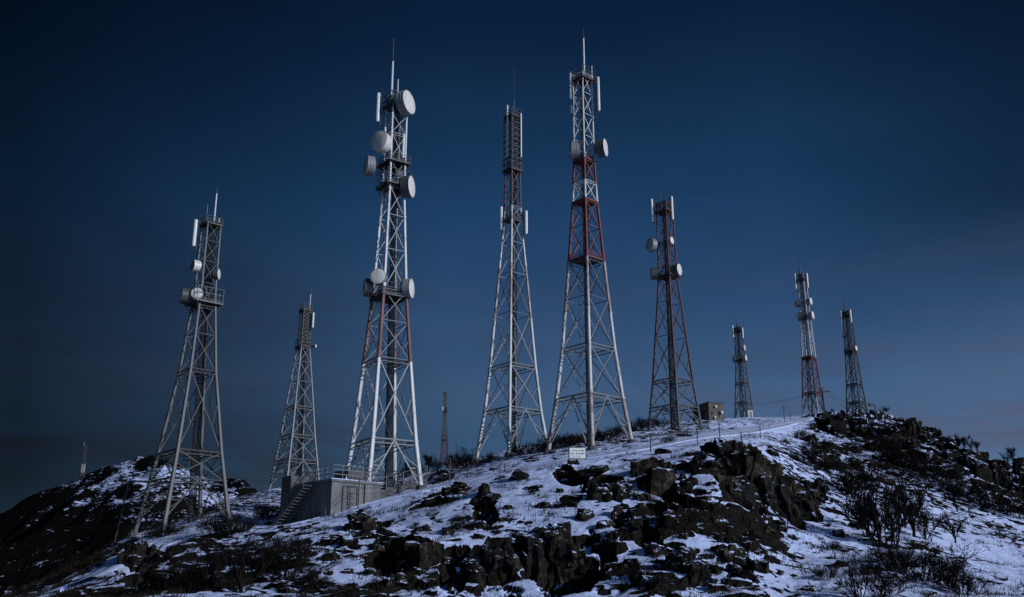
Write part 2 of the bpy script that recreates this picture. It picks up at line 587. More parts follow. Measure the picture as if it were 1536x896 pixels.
# distance of every ground vertex to the road
dist = np.full(Z.shape, 1e3)
msk = (YY > 55) & (YY < 175) & (np.abs(UU) < 0.72)
xm, ym = XX[msk], YY[msk]
dm = np.full(xm.shape, 1e3)
for x, y in rp[::3]:
    dm = np.minimum(dm, np.hypot(xm - x, ym - y))
dist[msk] = dm
near_road = 1 - sstep(1.6, 3.6, dist)
OUT = [
    ('large columnar black crag at the bottom centre of the picture', 775, 940, 795, 905, 40, 1.45),
    ('dark crag left of the columnar one, cut by the bottom edge', 700, 790, 825, 910, 24, 1.35),
    ('upright dark rock ridge with a narrow vertical face, left of the central snow slope', 706, 748, 732, 805, 22, 1.5),
    ('low dark rock at the bottom, left of the narrow rock ridge', 645, 718, 820, 900, 24, 1.1),
    ('broad dark rock with snow ledges low below the bunker', 540, 660, 795, 872, 30, 1.2),
    ('dark rock on the slope just below the bunker and white leg', 524, 590, 768, 812, 16, 1.05),
    ('row of low dark rocks under the road edge, below the white dish tower', 615, 705, 728, 762, 18, .7),
    ('rounded dark crag right below the notice board', 868, 942, 706, 756, 24, 1.0),
    ('low snow streaked rocks directly under the notice board', 828, 885, 692, 728, 14, .7),
    ('wide dark cliff in the middle of the slope, below the dark red tower', 960, 1072, 704, 786, 36, 1.2),
    ('tallest dark cliff, at the right end of the central spur', 1068, 1165, 664, 800, 56, 1.3),
    ('dark rock crowning the tallest cliff, beside the road fence', 1056, 1114, 660, 708, 20, 1.3),
    ('dark cliff stepping down on the right side of the central spur', 1136, 1216, 690, 808, 36, 1.35),
    ('small split rock on the snow left of the wide cliff', 962, 1022, 754, 798, 16, .95),
    ('slanting dark slab low on the slope right of the columnar crag', 990, 1070, 815, 872, 22, .95),
    ('small dark rock between the columnar crag and the slanting slab', 948, 1000, 798, 838, 12, 1.0),
    ('dark rock resting against the upper right of the columnar crag', 914, 956, 772, 816, 14, 1.1),
    ('dark rock knoll lying alone on the snow right of the spur', 1196, 1246, 724, 760, 14, 1.0),
    ('dark headland rock on the right skyline beyond the lamp', 1345, 1408, 622, 668, 30, 1.0),
    ('dark rocks on the right crest just below the utility pole', 1220, 1256, 630, 662, 16, 1.0),
    ('dark rocks on the crest under the rightmost tower', 1262, 1320, 632, 662, 20, .85),
    ('dark ledge below the headland rock on the right slope', 1322, 1400, 662, 700, 24, .85),
    ('dark rock step on the right ridge below the skyline shrubs', 1402, 1470, 666, 704, 22, .9),
    ('dark knob rock on the skyline at the right edge', 1480, 1520, 684, 720, 14, 1.0),
    ('dark rock band at the left of the spur below the road', 840, 875, 742, 768, 8, .9),
    ('dark broken rocks on the low slope at the bottom right of the spur', 1070, 1150, 820, 900, 22, .8),
    ('black rock on the shadowed slope at the lower left corner', 170, 260, 815, 880, 22, .8),
]

# where every ground vertex lies in the layout of outcrops
_d = YY * CT + Z * ST
PX = W0 / 2 + F * XX / _d
PY = H0 / 2 - F * (-YY * ST + Z * CT) / _d
vis = (YY > 38) & (YY < 175)
wob = (fbm(XX / 1.6, YY / 1.2, 401, 4) - 0.5) * 1.5
cliff = np.zeros_like(Z)


def inside(px, py, x0, x1, y0, y1):
    """slanting oval: the beds of the spur dip down to the right"""
    a = (px - (x0 + x1) / 2) / (x1 - x0) * 2
    b = (py - (y0 + y1) / 2) / (y1 - y0) * 2
    k = 0.62 if x0 > 900 else (0.0 if x0 > 770 else -0.35 if x0 < 700 else 0.1)
    b2 = (b - k * a) / math.sqrt(max(1 - k * k, .2))
    return a * a + b2 * b2


for o_ in OUT:
    _, x0, x1, y0, y1 = o_[:5]
    e = inside(PX, PY, x0, x1, y0, y1)
    cliff = np.maximum(cliff, np.where(vis & (e < 4), 1 - sstep(0.42, 0.74, e + wob), 0))
skyl = np.interp(PX, [1180, 1220, 1300, 1360, 1400, 1440, 1536, 1700], [626, 623, 622, 625, 640, 666, 705, 760])
thk = np.interp(PX, [1212, 1235, 1300, 1400, 1536, 1700], [0, 20, 34, 55, 75, 90])
ridge = np.where(vis & (PX > 1205) & (YY > 88), 1 - sstep(0.6, 1.0, (PY - skyl) / np.maximum(thk, 1) + wob * .8), 0)
band = np.where(vis & (PX > 1250) & (YY > 70), np.exp(-((PY - (620 + (PX - 1250) * .56 + 26)) / 20) ** 2), 0)
lowleft = np.where(vis, (1 - sstep(330, 500, PX)) * sstep(770, 825, PY), 0)  # heath patches here, thickened so dark bare ground stands in for shade
# general roughness + rock hummocks
amp = sstep(20, 45, YY) * (1 - sstep(200, 320, YY))
Z += amp * (fbm(XX / 9, YY / 9, 3, 4) - 0.5) * 1.3 * (1 - near_road) * (0.35 + 0.65 * (1 - sstep(73, 82, YY) * (1 - sstep(84, 130, YY))))
rough_reg = fbm(XX / 11 + 3, YY / 11, 31, 3)
cell = fbm(XX / 2.6, YY / 1.7, 51, 4)
plateau = sstep(72, 77, YY) * (UU < 0.30)
rk = sstep(0.52, 0.60, cell) * sstep(0.44, 0.58, rough_reg) * (1 - plateau * 0.85) * (1 - near_road) * amp
rk = np.maximum(rk, ridge * sstep(0.47, 0.55, fbm(XX / 4.5, YY / 3, 77, 4)))
gully = np.where(vis & (YY < 110), sstep(1130, 1180, PX) * sstep(690, 720, PY), 0) * (1 - cliff)
rk = np.clip(rk * (1 - .8 * gully), 0, 1)
blk = 0.35 + 0.9 * vnoise(XX / 0.9, YY / 0.7, 91)
Z += rk * blk * np.where(ridge > 0.5, 1.0, 0.5) * (1 - cliff)
Z += amp * (fbm(XX / 1.1, YY / 0.9, 131, 3) - 0.5) * 0.22 * (1 - near_road)
# ledges and risers of bedrock
stp = 2.5 + 1.0 * vnoise(XX / 12, YY / 12, 301)
qn = (Z + np.where(PX > 900, 0.42, 0.12) * XX + 1.5 * (fbm(XX / 3.2, YY / 3.2, 311, 3) - .5) + 0.75 * (fbm(XX / .75, YY / 1.9, 321, 3) - .5)) / stp
fr = qn - np.floor(qn)
Tq = (np.floor(qn) + sstep(0.78, 0.97, fr)) * stp
rr_ = np.maximum(cliff, ridge * .8)
Z = Z + rr_ * (0.78 * (Tq - stp * .45 - (qn * stp - stp * .5)) + .25 * (fbm(XX / .5, YY / .5, 331, 3) - .5))
bare = 0.16 * rk * (1 - cliff) - 0.03 + 0.015 * cliff
field = np.zeros_like(Z)                # open snowfields between the crags
for fx, fy, fw, fh in ((845, 735, 95, 36), (665, 800, 62, 36), (905, 790, 34, 26), (985, 720, 40, 14), (1060, 830, 90, 26), (800, 765, 40, 20)):
    field = np.maximum(field, np.where(vis, np.exp(-((PX - fx) / fw) ** 2 - ((PY - fy - (.45 * (PX - fx) if fx > 880 else 0)) / fh) ** 2), 0))
field = field * (1 - cliff)
speck = np.where(vis, sstep(380, 450, PX) * (1 - sstep(600, 720, PX)) * sstep(762, 785, PY), 0)
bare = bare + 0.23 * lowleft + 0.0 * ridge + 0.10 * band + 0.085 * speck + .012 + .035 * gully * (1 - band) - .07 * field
bare = bare - 0.22 * (1 - sstep(1.2, 4.0, dist))
bare = bare - 0.01 * plateau
bare = bare + 0.13 * sstep(82, 90, YY) * (UU < 0.2)
bare = np.where((YY > 200), bare + 0.15, bare)


def mesh_grid(name, X, Y, Zv, mat, attrs=None):
    nu, ny = X.shape
    me = bpy.data.meshes.new(name)
    co = np.stack([X, Y, Zv], -1).reshape(-1, 3).astype(np.float32)
    i = (np.arange(nu - 1)[:, None] * ny + np.arange(ny - 1)[None, :]).ravel()
    q = np.stack([i, i + ny, i + ny + 1, i + 1], -1).astype(np.int32)
    me.vertices.add(len(co))
    me.vertices.foreach_set('co', co.ravel())
    me.loops.add(q.size)
    me.loops.foreach_set('vertex_index', q.ravel())
    me.polygons.add(len(q))
    me.polygons.foreach_set('loop_start', np.arange(0, q.size, 4, dtype=np.int32))
    me.polygons.foreach_set('use_smooth', np.ones(len(q), dtype=bool))
    me.materials.append(mat)
    me.update(calc_edges=True)
    for k, a in (attrs or {}).items():
        at_ = me.attributes.new(k, 'FLOAT', 'POINT')
        at_.data.foreach_set('value', a.ravel().astype(np.float32))
    o = bpy.data.objects.new(name, me)
    COL.objects.link(o)
    return o


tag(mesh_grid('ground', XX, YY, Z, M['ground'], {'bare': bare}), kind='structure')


def gz(x, y):
    """ground height at a world point"""
    u = x / y
    i = np.clip(np.searchsorted(Ucol, u) - 1, 0, len(Ucol) - 2)
    j = np.clip(np.searchsorted(Yrow, y) - 1, 0, len(Yrow) - 2)
    fu = (u - Ucol[i]) / (Ucol[i + 1] - Ucol[i])
    fy = (y - Yrow[j]) / (Yrow[j + 1] - Yrow[j])
    return float((Z[i, j] * (1 - fu) + Z[i + 1, j] * fu) * (1 - fy) + (Z[i, j + 1] * (1 - fu) + Z[i + 1, j + 1] * fu) * fy)


def hit(px, py, y0=34.0, y1=235.0):
    """where the line of sight through a pixel first meets the ground"""
    t = tz(py)
    u = ux(px, py)
    i = int(np.clip(np.searchsorted(Ucol, u), 0, len(Ucol) - 1))
    jj = np.where((Yrow > y0) & (Yrow < y1))[0]
    d = Z[i, jj] - t * Yrow[jj]
    k = np.where(d >= 0)[0]
    j = jj[k[0]] if len(k) else jj[int(np.argmax(d / Yrow[jj]))]
    Y = float(Yrow[j])
    return Vector((u * Y, Y, gz(u * Y, Y)))


# road sheet, draped just above the ground
nrm = []
for i in range(len(rp)):
    a, b = rp[max(i - 1, 0)], rp[min(i + 1, len(rp) - 1)]
    d = (b - a) / max(np.linalg.norm(b - a), 1e-6)
    nrm.append((-d[1], d[0]))
nrm = np.array(nrm)
offs = np.linspace(-1.7, 1.7, 25)
RX = rp[:, 0][:, None] + nrm[:, 0][:, None] * offs[None, :]
RY = rp[:, 1][:, None] + nrm[:, 1][:, None] * offs[None, :]
RZ = np.vectorize(gz)(RX, RY) + 0.07
RZ = smooth(RZ, 0, 3)
RZ = np.maximum(RZ, np.vectorize(gz)(RX, RY) + 0.03)
RZ[:, 0] -= 0.3
RZ[:, -1] -= 0.3
rut = np.exp(-((np.abs(offs) - 0.75) / 0.2) ** 2)[None, :] * np.ones_like(RX)
RZ -= 0.035 * rut
tag(mesh_grid('road', RX, RY, RZ, M['road'], {'rut': rut}), kind='structure')

# far mountain on the left ----------------------------------------------------------
sil = [(-700, 905), (-400, 880), (-200, 835), (-80, 803), (0, 771), (60, 738), (120, 713), (165, 697), (200, 686), (226, 685), (250, 690), (290, 710),
       (320, 722), (345, 719), (362, 719), (385, 736), (420, 765), (500, 810), (620, 860), (760, 905)]
mu = np.linspace(ux(-700, 740), ux(760, 740), 520)
my = np.linspace(330, 900, 300)
sz = np.interp(mu, [ux(p, 740) for p, _ in sil], [tz(q) for _, q in sil])
MU, MY = np.meshgrid(mu, my, indexing='ij')
MX = MU * MY
yr = 600 + 40 * np.sin(MU * 9)
fall = np.clip(1 - np.abs(MY - yr) / np.where(MY < yr, 235, 290), 0, 1)
fall = fall * (1.25 - 0.25 * fall)
rid = np.abs(fbm(MX / 70, MY / 70, 5, 5) - 0.5) * 2
edge = sstep(0.0, 0.25, fall)
MZ = -18 + (sz[:, None] * yr + 18) * fall - 16 * rid * edge * (1 - sstep(0.85, 1.0, fall)) + (fbm(MX / 9, MY / 9, 9, 5) - 0.5) * 5.0 * edge
mb = 0.245 - 0.21 * sstep(0.5, 0.9, fall) * sstep(0.40, 0.60, fbm(MX / 26 + 2, MY / 26, 61, 4)) * sstep(-0.50, -0.40, MU) - .02 * sstep(.47, .62, fbm(MX / 30 + 9, MY / 30, 63, 3))
mb += 0.02 * (fbm(MX / 20, MY / 20, 71, 3) - 0.5)
tag(mesh_grid('mountain', MX, MY, MZ, M['mountain'], {'bare': mb}), kind='structure')


# ------------------------------------------------------------------ lattice towers
def lerp_prof(prof, z):
    return float(np.interp(z, [p[0] for p in prof], [p[1] for p in prof]))


class Tower:
    def __init__(self, label, cx, pyb, Y, phi, prof, frames, bands, leg_r, brace_r, group, ratio=1.6, open_base=True,
                 dense=(), axis_top=None, detail=True, name='radio_tower', ladder=True, Ysub=None):
        # prof: [(py, half px)] from the foot up; bands: [(py, leg material, brace material)] each valid from py upwards
        self.Y = Y
        self.detail = detail
        p = at(cx, pyb, Y)
        if Ysub is None:
            p.z = min(p.z, 1e9)
        self.p = p
        self.alpha = math.atan2(p.x, p.y)
        self.root = empty(name, p, -self.alpha)
        tag(self.root, label, 'radio tower', group)
        self.phi = R(phi)
        self.z0 = p.z
        self.prof = []
        for py, h in prof:
            z = tz(py) * Y
            self.prof.append((z - p.z, h * depth(Y, z) / F / max(math.cos(self.phi), abs(math.sin(self.phi)))))
        self.top = self.prof[-1][0]
        self.dirs = [Vector((math.cos(self.phi + k * math.pi / 2), math.sin(self.phi + k * math.pi / 2), 0)) for k in range(4)]
        self.bands = [(self.zof(py), lm, bm) for py, lm, bm in bands]
        self.leg_r = tuple(x * .78 for x in leg_r)
        self.brace_r = tuple(x * .74 for x in brace_r)
        fz = [0.0] + [self.zof(f) for f in frames] + [self.top]
        dz = [(self.zof(a), self.zof(b), n) for a, b, n in dense]
        # panel levels for every section
        self.sections = []
        for a, b in zip(fz[:-1], fz[1:]):
            w = (self.R(a) + self.R(b)) * 0.7071
            n = max(1, round((b - a) / (w * ratio)))
            for (da, db, dn) in dz:
                if abs((a + b) / 2 - (da + db) / 2) < (db - da) / 2:
                    n = dn
            q = (self.R(b) / self.R(a)) ** (1.0 / n) if n > 1 else 1
            q = max(q, 0.8)
            st = np.array([q ** k for k in range(n)])
            st = np.concatenate([[0], np.cumsum(st)]) / st.sum()
            self.sections.append([a + (b - a) * s for s in st])
        mats = []
        for _, lm, bm in self.bands:
            for m in (lm, bm):
                if m not in mats:
                    mats.append(m)
        self.mats = mats
        M_ = [M[m] for m in mats]
        # legs -------------------------------------------------------------
        zs = sorted(set([round(z, 4) for s in self.sections for z in s] + [round(b[0], 4) for b in self.bands if 0 < b[0] < self.top] + [round(z, 4) for z, _ in self.prof if 0 < z < self.top]))
        Rz = Matrix.Rotation(-self.alpha, 3, 'Z')
        for k in range(4):
            mb_ = MB()
            c0 = self.corner(k, 0)
            wp = p + Rz @ c0
            g = gz(wp.x, wp.y) - p.z if Ysub is None else 0.0
            foot = c0 + (c0 - self.corner(k, 1.0)) * 0.0
            foot = self.corner_ext(k, g - 0.15)
            pts = [(foot, g - 0.15)] + [(self.corner(k, z), z) for z in zs if z > g + 0.05]
            for (a, za), (b, zb) in zip(pts[:-1], pts[1:]):
                mi = mats.index(self.band((za + zb) / 2)[0])
                mb_.sleg(a, b, self.lr(za) * 1.1, self.lr(zb) * 1.1, self.dirs[k], mi)
            if detail:
                for z in zs[1:-1:2]:
                    c = self.corner(k, z)
                    mb_.sleg(c - Vector((0, 0, .06)), c + Vector((0, 0, .06)), self.lr(z) * 1.4, self.lr(z) * 1.4, self.dirs[k], mats.index(self.band(z)[0]))
            mb_.build('leg', M_, self.root, smooth=True)
            if detail:
                fb = MB()
                r = self.lr(0)
                fb.tube(Vector((foot.x, foot.y, g - 0.9)), Vector((foot.x, foot.y, g + 0.22)), r * 3.0, r * 2.4, 8)
                fb.tube(Vector((foot.x, foot.y, g + 0.22)), Vector((foot.x, foot.y, g + 0.27)), r * 1.9, r * 1.9, 8)
                fb.build('footing', M['concrete_dark'], self.root)
        # bracing ------------------------------------------------------------
        for si, lv in enumerate(self.sections):
            mb_ = MB()
            for i in range(len(lv) - 1):
                a, b = lv[i], lv[i + 1]
                mi = mats.index(self.band((a + b) / 2)[1])
                br = self.br((a + b) / 2)
                nn = 5 if detail else 4
                for k in range(4):
                    k2 = (k + 1) % 4
                    A0, A1, B0, B1 = self.corner(k, a), self.corner(k2, a), self.corner(k, b), self.corner(k2, b)
                    nv = self.dirs[k] + self.dirs[k2]
                    bar = lambda p_, q_, sc=1.0, of=0.0: mb_.flat(p_, q_, br * 1.75 * sc, br * .7, nv, mi, of)
                    if i > 0:
                        bar(A0, A1, .8, br * .8)
                    if si == 0 and i == 0 and open_base:
                        m = (B0 + B1) / 2
                        for (c, d) in ((A0, B0), (A1, B1)):
                            q = m.lerp(c, 0.55)
                            bar(m, c.lerp(d, 0.03), 1.15)
                            bar(q, c.lerp(d, 0.45), .8, -br * .75)
                            bar(m.lerp(c, 0.28), c.lerp(d, 0.45), .7, br * .75)
                            bar(q, c.lerp(d, .22), .65, br * .75)
                    else:
                        bar(A0, B1, 1, 0)
                        bar(A1, B0, 1, -br * .75)
                        w0, w1 = (A0 - A1).length, (B0 - B1).length
                        t = w0 / (w0 + w1)
                        if w0 > 2.6 and detail:
                            # redundant members from the diagonals to the legs
                            bar(A0.lerp(B0, t), A0.lerp(B1, t * .5), .6, br * .75)
                            bar(A1.lerp(B1, t), A1.lerp(B0, t * .5), .6, br * .75)
                        if detail:
                            X = A0.lerp(B1, t)
                            bar(X - Vector((0, 0, br * 2.4)), X + Vector((0, 0, br * 2.4)), 2.2, br * .6)
            mb_.build('lattice_section', M_, self.root)
        # frames -------------------------------------------------------------
        for z in fz[1:]:
            mb_ = MB()
            mi = mats.index(self.band(z - 0.05)[1])
            br = self.br(z) * 1.35
            cs = [self.corner(k, z) for k in range(4)]
            for k in range(4):
                c, d = cs[k], cs[(k + 1) % 4]
                mb_.tube(c, d, br, None, 6, mi)
                if detail:
                    dn = Vector((0, 0, -br * 5))
                    mb_.tube(c + dn, d + dn, br * .75, None, 5, mi)
                    mb_.tube((c + d) / 2, (d + cs[(k + 2) % 4]) / 2, br * .7, None, 5, mi)
                    for s in (.25, .5, .75):
                        mb_.tube(c.lerp(d, s) + dn, c.lerp(d, s), br * .6, None, 4, mi)
            if detail:
                mb_.tube(cs[0], cs[2], br * .7, None, 5, mi)
                mb_.tube(cs[1], cs[3], br * .7, None, 5, mi)
            mb_.build('cross_frame', M_, self.root)
        if ladder and detail:
            mb_ = MB()
            rr = 0.55
            L = self.dirs[1] if self.dirs[1].y > 0 else self.dirs[3]
            zt = self.top * 0.985
            pr = lambda z: L * (self.R(z) * 0.42) + Vector((0.05, 0, z))
            zl = np.linspace(-0.4, zt, 40)
            kf = 1.0 if self.Y < 140 else .4
            for s in (-.28 * kf, .28 * kf):
                mb_.path([pr(z) + Vector((s, 0, 0)) for z in zl], 0.04, 4)
            for z in np.arange(0, zt, 0.45):
                mb_.tube(pr(z) + Vector((-.28 * kf, 0, 0)), pr(z) + Vector((.28 * kf, 0, 0)), 0.022, None, 4)
            for s in ((-.2, -.11, -.02, .08, .17) if kf == 1 else (0,)):
                mb_.path([pr(z) + Vector((s, -.05, 0)) for z in zl], 0.038, 5)
            mb_.build('cable_ladder', M['cable'], self.root)

    def zof(self, py):
        return tz(py) * self.Y - self.p.z

    def R(self, z):
        return lerp_prof(self.prof, z)

    def corner(self, k, z):
        return self.dirs[k] * self.R(z) + Vector((0, 0, z))

    def corner_ext(self, k, z):
        if z >= 0:
            return self.corner(k, z)
        s = (self.R(1.0) - self.R(0)) / 1.0
        return self.dirs[k] * (self.R(0) + s * z) + Vector((0, 0, z))

    def lr(self, z):
        t = min(max(z / self.top, 0), 1) ** 0.8
        return self.leg_r[0] + (self.leg_r[1] - self.leg_r[0]) * t

    def br(self, z):
        t = min(max(z / self.top, 0), 1)
        return self.brace_r[0] + (self.brace_r[1] - self.brace_r[0]) * t

    def band(self, z):
        r = self.bands[0]
        for b in self.bands:
            if z >= b[0] - 1e-6:
                r = b
        return r[1], r[2]

    def loc(self, px, z):
        """local x of a pixel column at height z"""
        Yw, zw = self.p.y, self.p.z + z
        ax = proj((self.p.x, Yw, zw))[0]
        return (px - ax) * depth(Yw, zw) / F * math.cos(self.alpha)

    # fittings -----------------------------------------------------------------
    def platform(self, py, half, rail=1.1, mat='zinc_dark', railmat=None, deck=True):
        z = self.zof(py)
        h = half * depth(self.Y, self.z0 + z) / F / max(math.cos(self.phi), abs(math.sin(self.phi)))
        cs = [d * h + Vector((0, 0, z)) for d in self.dirs]
        mb_ = MB()
        th = 0.09
        if deck:
            q = [c for c in cs] + [c - Vector((0, 0, th * .5)) for c in cs]
            mb_.poly(q, [(0, 1, 2, 3), (7, 6, 5, 4), (0, 4, 5, 1), (1, 5, 6, 2), (2, 6, 7, 3), (3, 7, 4, 0)])
        for k in range(4):
            c, d = cs[k] - Vector((0, 0, th)), cs[(k + 1) % 4] - Vector((0, 0, th))
            mb_.tube(c, d, 0.075, None, 4)
            lo = self.corner(k, z - h * 0.55)
            mb_.tube(lo, cs[k] - Vector((0, 0, th)), 0.045, None, 4)
            for s in (.2, .4, .6, .8):
                e = cs[(k + 3) % 4] - Vector((0, 0, th))
                f_ = cs[(k + 2) % 4] - Vector((0, 0, th))
                if k < 2:
                    mb_.tube(c.lerp(d, s), e.lerp(f_, s), 0.05, None, 4)
        o = mb_.build('platform', M[mat], self.root)
        if rail:
            rb = MB()
            for k in range(4):
                c, d = cs[k], cs[(k + 1) % 4]
                for hh in (rail, rail * .55, 0.12):
                    up = Vector((0, 0, hh))
                    rb.tube(c + up, d + up, 0.03, None, 5)
                n = max(2, round((c - d).length / 0.9))
                for i in range(n):
                    q = c.lerp(d, i / n)
                    rb.tube(q, q + Vector((0, 0, rail)), 0.03, None, 5)
            rb.build('railing', M[railmat or mat], o)
        return o

    def dish(self, px, py, dia, az, shroud='shroud', depth_f=0.55, y=None, el=0.0, radome='radome'):
        z = self.zof(py)
        D = dia * depth(self.Y, self.z0 + z) / F
        r = D / 2
        x = self.loc(px, z)
        hw = self.R(z) * 0.75
        a = R(az)
        if y is None:
            y = -max(math.cos(a), 0.0) * (hw + 0.5 * D) * 0.9 - 0.1
        ctr = Vector((x, y, z))
        Q = Matrix.Translation(ctr) @ Matrix.Rotation(a, 4, 'Z') @ Matrix.Rotation(-R(el), 4, 'X')
        L = D * depth_f
        mb_ = MB()
        mb_.lathe([(r * .18, -L - r * .28), (r * .55, -L - r * .2), (r * .97, -L), (r * 1.02, -L), (r * 1.0, -L * .5), (r, -0.02), (r * 1.035, -0.02), (r * 1.035, 0.03), (r * .98, 0.03)], Q, 32, 0, cap0=True)
        for s in (-L * .35, -L * .7):
            mb_.lathe([(r * 1.0, s - .02), (r * 1.03, s - .02), (r * 1.03, s + .02), (r * 1.0, s + .02)], Q, 32)
        o = mb_.build('dish_antenna', M[shroud], self.root, smooth=True)
        cb = MB()
        cb.lathe([(r * .985, 0.0), (r * .975, 0.035), (r * .8, 0.035 + r * .05), (r * .5, 0.035 + r * .085), (r * .2, 0.035 + r * .1), (r * .01, 0.035 + r * .102)], Q, 32, 0, cap1=True)
        cb.build('radome', M[radome], o, smooth=True)
        bb = MB()
        back = Q @ Vector((0, L + r * .25, 0))
        legp = min((self.corner(k, z) for k in range(4)), key=lambda c: (c - back).length)
        tgt = Vector((legp.x, legp.y, z))
        pr = 0.055
        bb.tube(tgt + Vector((0, 0, -r * .9)), tgt + Vector((0, 0, r * .9)), pr * 1.2, None, 8)
        bb.tube(back, tgt, pr * 1.4, None, 6)
        for s in (-1, 1):
            bb.tube(tgt + Vector((0, 0, s * r * .8)), back + (tgt - back) * .12 + Vector((0, 0, s * r * .2)), pr * .6, None, 5)
        bb.tube(Q @ Vector((r * .85, L, 0)), tgt, pr * .5, None, 5)
        bb.build('mount_bracket', M['zinc_dark'], o)
        return o

    def panel(self, px, py0, py1, wpx, y=-0.35, curved=True, mat='grp'):
        za, zb = self.zof(py1), self.zof(py0)
        sc = depth(self.Y, self.z0 + za) / F
        w = wpx * sc
        x = self.loc(px, (za + zb) / 2)
        mb_ = MB()
        hgt = zb - za
        pr = []
        nseg = 12
        # rounded radome: oval section with domed ends
        prof = [(0.55, 0.0), (0.92, 0.015), (1.0, 0.04), (1.0, 0.96), (0.92, 0.985), (0.55, 1.0)]
        pts, fs = [], []
        for s, t in prof:
            for k in range(nseg):
                th = 2 * math.pi * k / nseg
                pts.append((x + math.cos(th) * w / 2 * s, y + math.sin(th) * w * .36 * s, za + hgt * t))
        for i in range(len(prof) - 1):
            for k in range(nseg):
                k2 = (k + 1) % nseg
                fs.append((i * nseg + k, i * nseg + k2, (i + 1) * nseg + k2, (i + 1) * nseg + k))
        fs.append(tuple(range(nseg - 1, -1, -1)))
        fs.append(tuple((len(prof) - 1) * nseg + k for k in range(nseg)))
        mb_.poly(pts, fs)
        o = mb_.build('panel_antenna', M[mat], self.root, smooth=True)
        bb = MB()
        sgn = 1 if x > 0 else -1
        xb = x - sgn * (w * .5 + .06)
        bb.tube((xb, y + .05, za - hgt * .16), (xb, y + .05, zb + hgt * .03), 0.045, None, 7)
        for zz in (za - hgt * .08, za + hgt * .35, za + hgt * .85):
            k = min(range(4), key=lambda k: abs(self.corner(k, zz).x - xb) + abs(self.corner(k, zz).y))
            c = self.corner(k, zz) if 0 <= zz <= self.top else self.corner(k, min(max(zz, 0), self.top))
            if zz <= self.top + 0.3:
                bb.tube((xb, y + .05, zz), Vector((c.x, c.y, min(zz, self.top))), 0.035, None, 5)
            bb.box((xb + sgn * .04, y, zz), (.12, .12, .07))
        if curved:
            zz = za - hgt * .16
            k = min(range(4), key=lambda k: abs(self.corner(k, max(zz, 0)).x - xb) + abs(self.corner(k, max(zz, 0)).y))
            c = self.corner(k, max(zz, 0))
            P = []
            for t in np.linspace(0, 1, 6):
                P.append(Vector((xb, y + .05, zz)).lerp(Vector((c.x, c.y, zz)), t) + Vector((0, 0, -math.sin(math.pi * t) * abs(c.x - xb) * .7)))
            bb.path(P, 0.035, 5)
        bb.build('antenna_bracket', M['zinc_dark'], o)
        return o

    def whip(self, px, py0, py1, r, tip=None, mat='grp', y=0.0, name='whip_antenna'):
        za, zb = self.zof(py0), self.zof(py1)
        x = self.loc(px, za)
        mb_ = MB()
        mb_.tube((x, y, za - .3), (x, y, za + .25), r * 1.9, r * 1.6, 8)
        mb_.tube((x, y, za + .25), (x, y, zb), r, r * .85, 8)
        o = mb_.build(name, M[mat], self.root, smooth=True)
        if tip is not None:
            tb = MB()
            zt = self.zof(tip)
            tb.tube((x, y, zb), (x, y, zb + .12), r * 1.25, None, 8)
            tb.tube((x, y, zb + .12), (x, y, zt), max(r * .45, .0003 * self.Y), max(r * .3, .00022 * self.Y), 5)
            tb.build('rod_tip', M['zinc_dark'], o)
        ab = MB()
        k = min(range(4), key=lambda k: (self.corner(k, self.top).xy - Vector((x, y))).length)
        c = self.corner(k, min(za, self.top))
        ab.tube((x, y, min(za, self.top)), c, 0.035, None, 5)
        ab.build('antenna_bracket', M['zinc_dark'], o)
        return o

    def box(self, name, px, py0, py1, wpx, y, mat, dpt=None):
        za, zb = self.zof(py1), self.zof(py0)
        w = wpx * depth(self.Y, self.z0 + za) / F
        x = self.loc(px, za)
        mb_ = MB()
        mb_.box((x, y, (za + zb) / 2), (w, dpt or w * .6, zb - za))
        return mb_.build(name, M[mat], self.root, bevel=.02)


GT = 'lattice radio towers along the ridge'
# --- far left grey tower
t = Tower('grey lattice tower at the far left, standing in front of the dark mountain', 275, 783, 80, -21,
          [(783, 65), (722, 53), (680, 45), (558, 26), (460, 16.5), (430, 14.5), (336, 13.5)],
          [722, 680, 558, 462], [(783, 'zinc_mid', 'zinc_dark')], (.22, .085), (.07, .035), GT)
t.platform(456, 27, 1.15, 'zinc_mid')
t.platform(338, 16, 0.55, 'zinc_dark')
t.dish(272, 448, 24, -78, 'shroud_dark')
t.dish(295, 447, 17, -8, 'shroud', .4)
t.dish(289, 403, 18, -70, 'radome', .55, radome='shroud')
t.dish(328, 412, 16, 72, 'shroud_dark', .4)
t.panel(292, 334, 374, 5.5)
t.whip(321, 334, 290, .075, 279)
t.whip(309, 334, 308, .04, mat='zinc')
t.whip(328.5, 334, 327, .06, name='warning_lamp', mat='lampglass')
# outrigger at the left of the low frame
ob = MB()
zf = t.zof(722)
c = t.corner(2, zf)
o1 = c + Vector((-1.6, 0.3, 0))
ob.tube(c, o1, .07, None, 6)
ob.tube(t.corner(1, zf), o1, .05, None, 6)
wq = t.p + Matrix.Rotation(-t.alpha, 3, 'Z') @ (o1 + Vector((-.6, 0, 0)))
ob.tube(o1, Vector((o1.x - .6, o1.y, gz(wq.x, wq.y) - t.p.z - .3)), .06, None, 6)
ob.build('outrigger', M['zinc_dark'], t.root)

